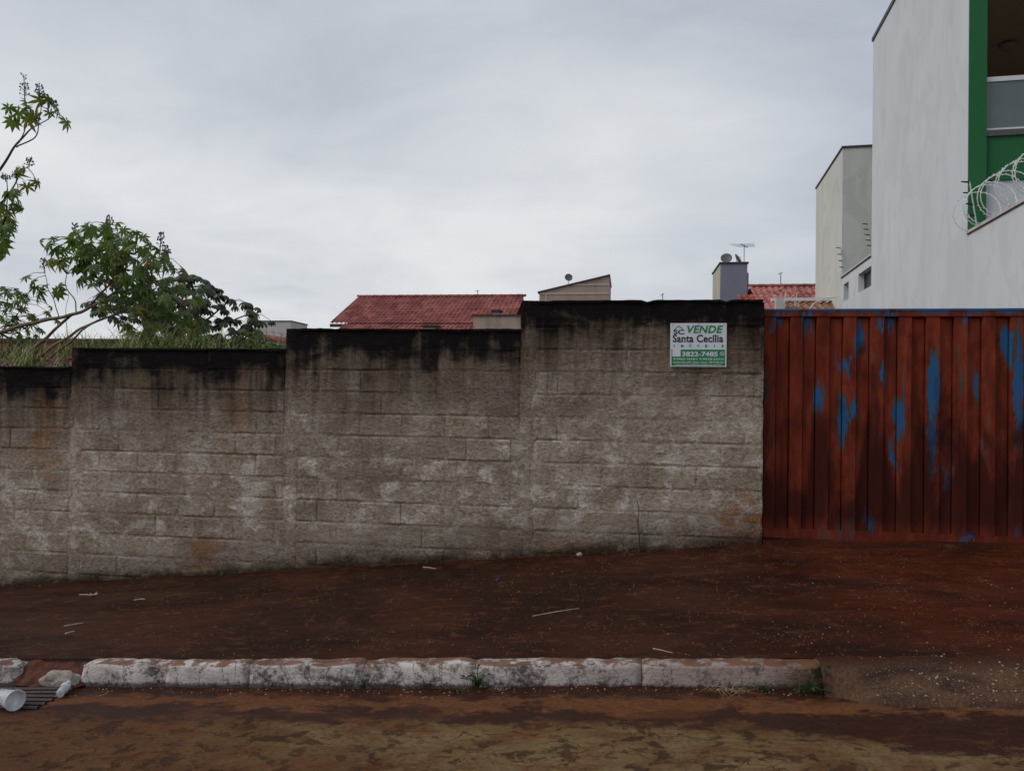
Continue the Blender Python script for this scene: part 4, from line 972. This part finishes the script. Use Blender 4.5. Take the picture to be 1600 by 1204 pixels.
sp1 += [(-7.642, 2.900, 3.665), (-7.798, 2.900, 3.533), (-7.924, 3.000, 3.373), (-7.947, 3.000, 3.056), (-8.247, 3.000, 2.995), (-8.286, 3.000, 2.904), (-8.475, 3.000, 3.178), (-8.371, 3.000, 3.105), (-7.211, 3.000, 3.885), (-7.388, 3.000, 3.834), (-6.290, 3.000, 3.442), (-6.211, 3.000, 3.309), (-7.965, 3.000, 2.966), (-8.168, 3.000, 3.058), (-8.319, 3.000, 3.031), (-6.033, 2.400, 2.233), (-6.468, 2.500, 2.340), (-6.195, 2.500, 2.467), (-7.405, 2.900, 3.617), (-7.550, 2.900, 3.485), (-7.017, 2.900, 3.699)]
put_leaves(c1_, sp1, nodes, CASTOR, .148, 3, centre=(-6.875, 3.000, 2.825))
for i, (a_, c_) in enumerate((((-7.692, 3.000, 3.695), (-7.717, 3.000, 3.912)), ((-7.245, 3.100, 3.898), (-7.258, 3.100, 4.035)), ((-6.472, 3.100, 3.534), (-6.458, 3.100, 3.785)), ((-8.172, 3.000, 3.230), (-8.207, 3.000, 3.430)), ((-6.290, 3.000, 3.442), (-6.331, 3.000, 3.576)))): spike(c1_, a_, c_, i)
# upright castor stalk reaching in at the upper left
c2_ = tag(empty('castor_bean_plant', (-8.6, 1.9, 1.6)), 'tall thin castor bean plant reaching in at the upper left edge, seed spikes on top', 'plant', 'castor bean plants in the lot')
L2 = [([(-8.6, 1.9, 1.55), (-8.45, 1.9, 2.3), (-8.441, 1.900, 3.271), (-8.178, 1.900, 3.841), (-7.960, 1.900, 4.326), (-7.739, 1.900, 4.597), (-7.580, 1.900, 4.787), (-7.474, 1.900, 4.880)], .035, .010),
      ([(-7.686, 1.900, 4.644), (-7.470, 1.900, 4.718), (-7.383, 1.900, 4.836), (-7.370, 1.900, 5.039), (-7.374, 1.900, 5.242)], .012, .005), ([(-7.492, 1.900, 4.865), (-7.296, 1.900, 4.955), (-7.173, 1.900, 5.063), (-7.174, 1.900, 5.128)], .009, .005), ([(-7.650, 1.900, 4.691), (-7.600, 1.900, 4.844), (-7.579, 1.900, 5.128), (-7.592, 1.900, 5.292)], .009, .005),
      ([(-8.265, 1.900, 3.638), (-8.013, 1.900, 3.837), (-7.834, 1.900, 4.013), (-7.684, 1.900, 4.196), (-7.569, 1.900, 4.331), (-7.508, 1.900, 4.394)], .018, .006), ([(-8.348, 1.900, 3.270), (-8.031, 1.900, 3.470), (-7.871, 1.900, 3.671), (-7.812, 1.900, 3.874), (-7.817, 1.900, 4.077), (-7.830, 1.900, 4.224)], .014, .006), ([(-7.854, 1.900, 3.712), (-7.722, 1.900, 3.912), (-7.654, 1.900, 4.106), (-7.676, 1.900, 4.236)], .009, .005), ([(-8.252, 1.900, 3.105), (-8.026, 1.900, 3.266), (-7.846, 1.900, 3.386)], .010, .005)]
n2 = stems(c2_, L2, 'dark_bark')
sp2 = [(-7.807, 1.900, 5.154), (-7.748, 1.900, 4.988), (-7.444, 1.800, 4.957), (-7.606, 1.900, 5.113), (-7.566, 2.000, 5.148), (-7.554, 1.900, 5.209), (-7.748, 2.000, 5.123), (-7.356, 1.900, 5.233), (-7.267, 1.900, 5.261), (-7.120, 1.900, 5.109), (-6.992, 1.900, 4.943), (-7.394, 2.100, 5.145), (-7.613, 2.100, 5.104), (-7.696, 1.900, 4.335), (-7.552, 1.900, 4.347), (-7.386, 1.900, 4.196), (-7.529, 1.900, 4.151), (-7.638, 1.800, 4.079), (-7.817, 1.900, 4.061), (-7.778, 2.000, 4.086), (-7.649, 1.900, 3.894), (-7.585, 1.900, 3.860), (-7.775, 1.900, 3.816), (-7.699, 1.900, 3.700), (-7.859, 1.900, 3.932), (-7.881, 1.900, 3.704), (-7.804, 1.900, 3.540), (-7.930, 2.100, 3.633), (-7.864, 1.900, 3.362), (-7.699, 1.800, 3.646), (-7.766, 1.900, 3.441), (-8.058, 2.100, 3.552), (-7.925, 2.000, 3.283), (-7.994, 2.000, 3.861), (-7.964, 1.900, 4.081), (-7.990, 1.900, 3.673), (-8.000, 1.900, 3.347), (-7.828, 2.100, 4.047), (-8.008, 2.100, 3.801), (-7.652, 1.800, 3.902), (-7.802, 1.800, 3.406), (-7.951, 2.000, 3.629)]
put_leaves(c2_, sp2, n2, CASTOR, .145, 9, (45, 100), 'dark_bark')
for i, (a_, c_) in enumerate((((-7.581, 1.900, 5.210), (-7.608, 1.900, 5.570)), ((-7.374, 1.900, 5.233), (-7.388, 1.900, 5.437)), ((-7.174, 1.900, 5.112), (-7.185, 1.900, 5.209)), ((-7.507, 1.900, 4.378), (-7.492, 1.900, 4.491)), ((-7.675, 1.900, 4.220), (-7.687, 1.900, 4.334)), ((-7.830, 1.900, 4.208), (-7.832, 1.900, 4.306)))): spike(c2_, a_, c_, 20+i, .013)
# umbrella-leaved tree
u1 = tag(empty('umbrella_leaf_tree', (-6.6, 6., 1.8)), 'dark tree with drooping umbrella-shaped leaf clusters right of the castor bush', 'tree')
nu = stems(u1, [([(-6.6, 6, 1.7), (-7.722, 6.000, 2.622), (-7.669, 6.000, 3.081), (-7.741, 6.000, 3.542)], .06, .02), ([(-7.723, 6.000, 2.679), (-7.358, 6.000, 2.909), (-7.057, 6.000, 3.194)], .03, .012), ([(-7.598, 6.000, 2.622), (-7.111, 6.000, 2.794), (-6.628, 6.000, 2.965)], .03, .012), ([(-7.682, 6.000, 3.081), (-8.232, 6.000, 3.199), (-8.990, 6.000, 3.260), (-9.631, 6.000, 3.298)], .03, .012), ([(-6.4, 6, 1.75), (-7.105, 6.000, 2.509), (-6.561, 6.000, 2.624)], .03, .012), ([(-7.727, 6.000, 2.852), (-8.730, 6.000, 2.968), (-9.496, 6.000, 2.993)], .025, .01)], 'dark_bark', 'branch')
su = fill([(-8.216, 6.000, 3.638), (-7.681, 6.000, 3.679), (-7.430, 6.000, 3.471), (-7.096, 6.000, 3.285), (-6.692, 6.000, 3.169), (-6.483, 6.000, 2.964), (-6.452, 6.000, 2.624), (-6.519, 6.000, 2.341), (-7.715, 6.000, 2.277), (-8.287, 6.000, 2.852)], 150, 6., .6, 3, .13)+fill([(-9.916, 6.000, 3.323), (-8.995, 6.000, 3.493), (-8.299, 6.000, 3.430), (-8.345, 6.000, 2.621), (-9.236, 6.000, 2.852), (-9.885, 6.000, 3.088)], 44, 6.2, .5, 4, .16)
su += [(-7.955, 6.000, 3.682), (-7.768, 6.000, 3.657), (-7.581, 6.000, 3.621), (-7.492, 6.000, 3.471), (-7.392, 6.000, 3.401), (-7.120, 6.000, 3.285), (-6.948, 6.000, 3.216), (-6.728, 6.000, 3.136), (-6.581, 6.000, 3.021), (-6.516, 6.000, 2.828), (-6.453, 6.000, 2.670)]
put_leaves(u1, su, nu, UMB, .155, 5, (0, 30), 'dark_bark')
# feathery shrub at the far left
s1 = tag(empty('shrub', (-9.2, 5., 1.9)), 'small-leaved dark green shrub at the far left edge behind the grass', 'shrub')
ns = stems(s1, [([(-9.2, 5, 1.8), (-10.680, 5.000, 2.535), (-10.589, 5.000, 2.865), (-10.525, 5.000, 3.251)], .03, .008), ([(-10.680, 5.000, 2.535), (-10.343, 5.000, 2.865), (-10.179, 5.000, 3.172)], .02, .006), ([(-10.728, 5.000, 2.446), (-11.061, 5.000, 2.866), (-11.010, 5.000, 3.309)], .02, .006), ([(-10.621, 5.000, 2.645), (-10.192, 5.000, 2.700), (-9.999, 5.000, 2.810)], .015, .005)], 'dark_bark', 'branch')
ss = fill([(-11.197, 5.000, 3.311), (-10.527, 5.000, 3.361), (-10.206, 5.000, 3.282), (-10.079, 5.000, 3.084), (-9.949, 5.000, 2.755), (-10.064, 5.000, 2.448), (-11.174, 5.000, 2.367)], 130, 5., .6, 6, .08)
put_leaves(s1, ss, ns, CASTOR, .10, 12, (10, 80), 'dark_bark')
s2 = tag(empty('bush', (-5.3, 4.2, 1.2)), 'low light green bush at the foot of the umbrella-leaf tree, beside the pale block', 'shrub')
ns = stems(s2, [([(-5.3, 4.2, 1.1), (-5.631, 4.200, 2.236), (-5.583, 4.200, 2.431)], .02, .006), ([(-5.3, 4.2, 1.1), (-5.423, 4.200, 2.189), (-5.457, 4.200, 2.334)], .015, .005), ([(-5.3, 4.2, 1.1), (-5.217, 4.200, 2.190), (-5.188, 4.200, 2.267)], .015, .005)], 'dark_bark', 'branch')
put_leaves(s2, fill([(-5.739, 4.200, 2.479), (-5.533, 4.200, 2.558), (-5.396, 4.200, 2.383), (-5.107, 4.200, 2.287), (-5.104, 4.200, 2.132), (-5.784, 4.200, 2.128)], 60, 4.2, .3, 8, .06), ns, CASTOR, .075, 15, (10, 80), 'dark_bark')

# ================================================================ gutter, drain and litter
b = MB(); Zr = lambda x, d=0.: .065*x+d
for x0, x1, y0, y1 in ((GX0-.02, GX1+.02, GY0-.02, GY1+.02),):
    v = [(x, y, Zr(x, d)) for d in (-.012, -.45) for x, y in ((x0, y0), (x1, y0), (x1, y1), (x0, y1))]; b.add(v, [(0, 1, 5, 4), (1, 2, 6, 5), (2, 3, 7, 6), (3, 0, 4, 7), (4, 5, 6, 7)])
tag(b.build('drain_pit', M['red_soil']), kind='structure')
gr = tag(empty('storm_drain_grate', (-3.8, -2.7, Zr(-3.8))), 'rusty reinforcing-bar drain grate in the gutter below the broken kerb', 'drain grate')
for i in range(6):
    y = GY1-.025-.056*i; q = []
    for k in range(40): t = k/39; q.append((GX0-.02+(GX1-GX0+.03)*t, y+.003*nz(t*4, i), Zr(GX0-.02+(GX1-GX0+.03)*t, .004+.002*nz(t*5, i, 4))))
    b = MB(); b.tube(q, [.0115+.0015*(k % 2) for k in range(40)], 7); child(b.build('bar', M['rust_bar']), gr)
for x in (GX0+.2, GX0+.75):
    b = MB(); b.tube([(x, GY0-.01, Zr(x, -.016)), (x, GY1+.01, Zr(x, -.016))], .010, 6); child(b.build('cross_bar', M['rust_bar']), gr)

def aim(o, axis, spin=0.):
    o.rotation_euler = (Vector(axis).to_track_quat('Z', 'Y').to_matrix() @ Matrix.Rotation(spin, 3, 'Z')).to_euler()
pc = (-3.448, -2.852)
cup = tag(empty('plastic_cup', (pc[0], pc[1], Zr(pc[0], .064))), 'large translucent plastic cup lying on its side on the drain grate', 'cup'); aim(cup, (.93, -.36, .05))
b = MB(); b.lathe([(.0, -.085), (.036, -.085), (.040, -.08), (.047, 0), (.0545, .07), (.0565, .072), (.0565, .077), (.053, .076), (.046, 0), (.038, -.077), (0, -.08)], 32); b.build('body', M['clear'], cup, smooth=True)
b = MB(); b.lathe([(.0543, .0705), (.0580, .0715), (.0580, .0775), (.0543, .0785)], 32); b.build('rim', M['white_plastic'], cup, smooth=True)
b = MB(); n = 10; b.v = [(.0487*math.cos(t) if k else .0452*math.cos(t), (.0487 if k else .0452)*math.sin(t), z) for k, z in ((0, -.025), (1, .008)) for t in [2.6+1.6*j/n for j in range(n+1)]]; b.f = [(j, j+1, n+2+j, n+1+j) for j in range(n)]; b.build('print', M['orange_print'], cup)
pa, pb = (-3.221, -2.756), (-3.316, -2.512)
bt = tag(empty('plastic_bottle', ((pa[0]+pb[0])/2, (pa[1]+pb[1])/2, Zr((pa[0]+pb[0])/2, .040))), 'small crushed pale plastic bottle lying across the drain grate end', 'bottle'); aim(bt, (pb[0]-pa[0], pb[1]-pa[1], .012))
b = MB(); b.lathe([(0, -.078), (.020, -.078), (.025, -.072), (.026, -.05), (.022, -.035), (.026, -.02), (.0265, .02), (.025, .035), (.016, .055), (.012, .062)], 18)
b.v = [(x*(1-.25*math.exp(-((z+.045)/.03)**2)), y*(1+.06*math.sin(z*90)), z) for x, y, z in b.v]; b.build('body', M['clear'], bt, smooth=True)
b = MB(); b.lathe([(.0272, -.018), (.0278, .0), (.0272, .022)], 18); b.build('label_sleeve', M['white_plastic'], bt, smooth=True)
b = MB(); b.lathe([(0.0, .082), (.014, .082), (.0145, .063), (0, .063)], 14); b.build('cap', M['white_plastic'], bt, smooth=True)
# weeds
SMALL = [mesh('leaf', *palmate_leaf(40+s_, 5, .3, .22), M['weed_leaf']) for s_ in range(2)]
def oval(seed):
    v = []; f = []
    for t, ww in ((0, .03), (.3, .2), (.6, .24), (.85, .14), (1, .01)): v += [(-ww, t, .1*t-.35*t*t), (0, t, .1*t-.35*t*t-.05), (ww, t, .1*t-.35*t*t)]
    for j in range(4): f += [(3*j, 3*j+1, 3*j+4, 3*j+3), (3*j+1, 3*j+2, 3*j+5, 3*j+4)]
    return v, f
OVAL = [mesh('leaf', *oval(0), M['weed_leaf'])]
def weed(label, loc, n, size, h, spread, seed, meshes=OVAL, grass=0, name='weed', gmat='weed_leaf'):
    rr = random.Random(seed); e = tag(empty(name, loc), label, 'weed'); b = MB()
    for i in range(n):
        a = rr.uniform(0, 6.28); l_ = spread*rr.uniform(.2, 1); z = h*rr.uniform(.25, 1); p = Vector((math.cos(a)*l_, math.sin(a)*l_*.6-.01, z)); b.tube([(0, 0, -.01), p*.5+Vector((0, 0, z*.2)), p], [.003, .002, .0015], 4, False)
        o = link('leaf', rr.choice(meshes), e, p); s_ = size*rr.uniform(.6, 1.2); o.scale = (s_, s_, s_); o.rotation_euler = (R(rr.uniform(-20, 50)), rr.uniform(-.3, .3), a-math.pi/2)
    for i in range(grass):
        a = rr.uniform(0, 6.28); l_ = rr.uniform(.2, 1)*spread*1.2; blade(b, Vector((rr.gauss(0, spread*.4), rr.gauss(0, .012), -.005)), h*rr.uniform(.5, 1.3), Vector((math.cos(a)*l_, math.sin(a)*l_*.7-.01, 0)), .0025, 3)
    b.build('stalks', M[gmat], e)
weed('small leafy green weed sprouting at the middle of the white kerb', (-.80, -2.53, Zr(-.8, .025)), 24, .035, .10, .07, 1, grass=6)
weed('flat low green weed just left of the leafy kerb weed', (-.93, -2.55, Zr(-.93, .01)), 9, .03, .03, .06, 2)
weed('green grassy weed clump at the broken right end of the kerb', (.96, -2.55, Zr(.96, .01)), 20, .030, .09, .09, 3, grass=30)
weed('green leafy sprout on the corner where kerb meets ramp', (1.04, -2.50, Zr(1.04, .07)), 14, .028, .06, .06, 4, grass=8)
weed('dull grass tuft at the foot of the pinkish kerb', (.74, -2.54, Zr(.74, .01)), 5, .02, .05, .08, 5, grass=34)
weed('straw-coloured dry grass tangle under the pinkish kerb', (.55, -2.54, Zr(.55, .02)), 0, .02, .035, .13, 6, grass=40, gmat='dry_stalk')
weed('brown withered grass wisps against the mid kerb', (-.68, -2.54, Zr(-.68, .015)), 0, .02, .03, .08, 7, grass=18, gmat='dry_stalk')
p = (-1.722, -0.137); weed('yellow-green seedling growing at the wall foot near the middle', (p[0], -.03, walk_z(p[0], -.03)), 6, .06, .10, .06, 8)
p = (-3.702, 0.108); weed('tiny green seedling at the wall foot on the left', (p[0], -.03, walk_z(p[0], -.03)), 4, .05, .04, .06, 9)
e = tag(empty('dry_stem', (.12, -.02, foot_z(.12))), 'thin dry brown stem standing against the wall below the sign', 'twig'); b = MB()
b.tube([(0, 0, -.02), (.004, -.006, .12), (-.012, -.012, .26), (-.004, -.008, .36), (-.02, -.006, .44)], [.007, .006, .005, .004, .002], 6); b.build('stalk', M['dark_bark'], e)
b = MB(); b.tube([(-.012, -.012, .26), (-.045, -.018, .33)], [.003, .0015], 4); b.tube([(.004, -.006, .15), (.035, -.02, .2)], [.003, .0015], 4); b.build('twigs', M['dark_bark'], e)
def stick(label, a, c, r=.004, mat='pale_twig', name='twig', bend=.01):
    za, zc = walk_z(*a)+r, walk_z(*c)+r; mid_ = ((a[0]+c[0])/2, (a[1]+c[1])/2+bend, max((za+zc)/2, walk_z((a[0]+c[0])/2, (a[1]+c[1])/2+bend)+r))
    b = MB(); b.tube([(a[0], a[1], za), mid_, (c[0], c[1], zc)], [r, r*.9, r*.6], 5); tag(b.build(name, M[mat]), label, 'twig')
stick('long straight pale straw lying on the pavement right of centre', (-0.603, -1.653), (-0.301, -1.512), .0035)
stick('pale twig on the pavement near the left edge, upper of a pair', (-4.036, -1.682), (-3.940, -1.606), .005)
stick('short pale twig on the pavement near the left edge, lower of a pair', (-3.869, -1.877), (-3.842, -1.818), .007)
stick('small whitish twig on the pavement beneath the left seedling', (-3.998, -0.935), (-3.922, -0.903), .006)
stick('pale curved stalk of the fallen brown leaf on the left pavement', (-4.709, -0.656), (-4.563, -0.702), .006, bend=.02)
stick('pale straw at the wall foot under the yellow-green seedling', (-1.752, -0.177), (-1.613, -0.272), .005)
stick('broken straw bit near the kerb edge right of centre', (0.167, -2.244), (0.271, -2.312), .003, bend=.003)
p = (-4.536, -0.706); o = link('fallen_leaf', mesh('fallen_leaf', *palmate_leaf(77, 5, -.3, .2), M['dry_stalk'])); o.location = (p[0], p[1], walk_z(*p)+.012); o.scale = (.055,)*3; tag(o, 'curled brown fallen leaf on the left pavement', 'leaf')
p = (-0.996, -0.741); b = MB(); b.lathe([(0, .012), (.013, .012), (.015, .010), (.015, 0), (.013, 0), (.012, .009)], 14); tag(b.build('bottle_cap', M['blue_plastic'], None, (p[0], p[1], walk_z(*p)+.002)), 'tiny blue bottle cap on the wet pavement', 'bottle cap')
p = (-0.391, -0.059); tag(rock('pale_stone', (p[0], -.04, walk_z(p[0], -.04)+.012), (.026, .02, .018), 8, M['broken_concrete']), 'small pale stone at the foot of the wall right of centre', 'stone')
for k_, (px, lab, s_) in enumerate(((-.18, 'whitish mortar lump on the kerb top, left of a pair', .022), (.0, 'whitish mortar lump on the kerb top, right of a pair', .022), (-.42, 'flat whitish mortar smear on the kerb top left of the lumps', .028))):
    tag(rock('mortar_lump', (px, -2.475, Zr(px, .134)), (s_*1.1, s_, s_*.55), 30+k_, M['broken_concrete']), lab, 'rubble')
# leaf and straw litter gathered along the wall foot
b = MB(); rr = random.Random(9)
for i in range(150):
    x = rr.uniform(-2.6, .6) if i % 2 else rr.gauss(-1.6, .35); y = -abs(rr.gauss(0, .035))-.008; a = rr.uniform(0, 3.14); L = rr.uniform(.01, .045); z = walk_z(x, y)+.004
    b.tube([(x, y, z), (x+math.cos(a)*L, min(-.006, y+math.sin(a)*L*.5), z+rr.uniform(0, .012))], rr.uniform(.0015, .004), 4)
tag(b.build('debris', M['soil']), 'fine leaf and twig debris strewn along the foot of the wall', 'debris', kind='stuff')
# loose gravel
b = MB(); rr = random.Random(3)
def stone_at(x, y, z, s_):
    q = [Vector((1, 0, 0)), Vector((-1, 0, 0)), Vector((0, 1, 0)), Vector((0, -1, 0)), Vector((0, 0, .7)), Vector((0, 0, -.7))]; a = rr.uniform(0, 3.14); ca, sa = math.cos(a), math.sin(a)
    b.add([(x+(u_.x*ca-u_.y*sa)*s_*rr.uniform(.7, 1.3), y+(u_.x*sa+u_.y*ca)*s_*rr.uniform(.7, 1.2), z+u_.z*s_*rr.uniform(.7, 1.1)) for u_ in q], [(0, 2, 4), (2, 1, 4), (1, 3, 4), (3, 0, 4), (2, 0, 5), (1, 2, 5), (3, 1, 5), (0, 3, 5)])
for i in range(1500):
    x = rr.uniform(1.25, 4.6); y = min(-2.37, max(-2.72, rr.gauss(-2.58, .09))); stone_at(x, y, ramp_z(x, y)+.001, rr.choice((.002, .0025, .003, .003, .004, .005, .008)))
for i in range(3600):
    x = rr.uniform(-6, 4); y = rr.uniform(-2.36, -.08)
    if nz(x*1.1, y*1.6, 6.)+.25*nz(x*4, y*4) < rr.uniform(-.25, .5) and i % 5: continue
    stone_at(x, y, walk_z(x, y)+.001, rr.choice((.0018, .002, .0024, .0028, .0034, .005)))
for i in range(420):
    x = rr.uniform(-3.2, 1.2); y = -2.52-abs(rr.gauss(0, .05)); stone_at(x, y, road_z(x, y)+.001, rr.choice((.0015, .002, .003, .003, .006)))
tag(b.build('gravel', M['pebble']), 'loose pale gravel specks on ramp, pavement and gutter', 'gravel', kind='stuff')
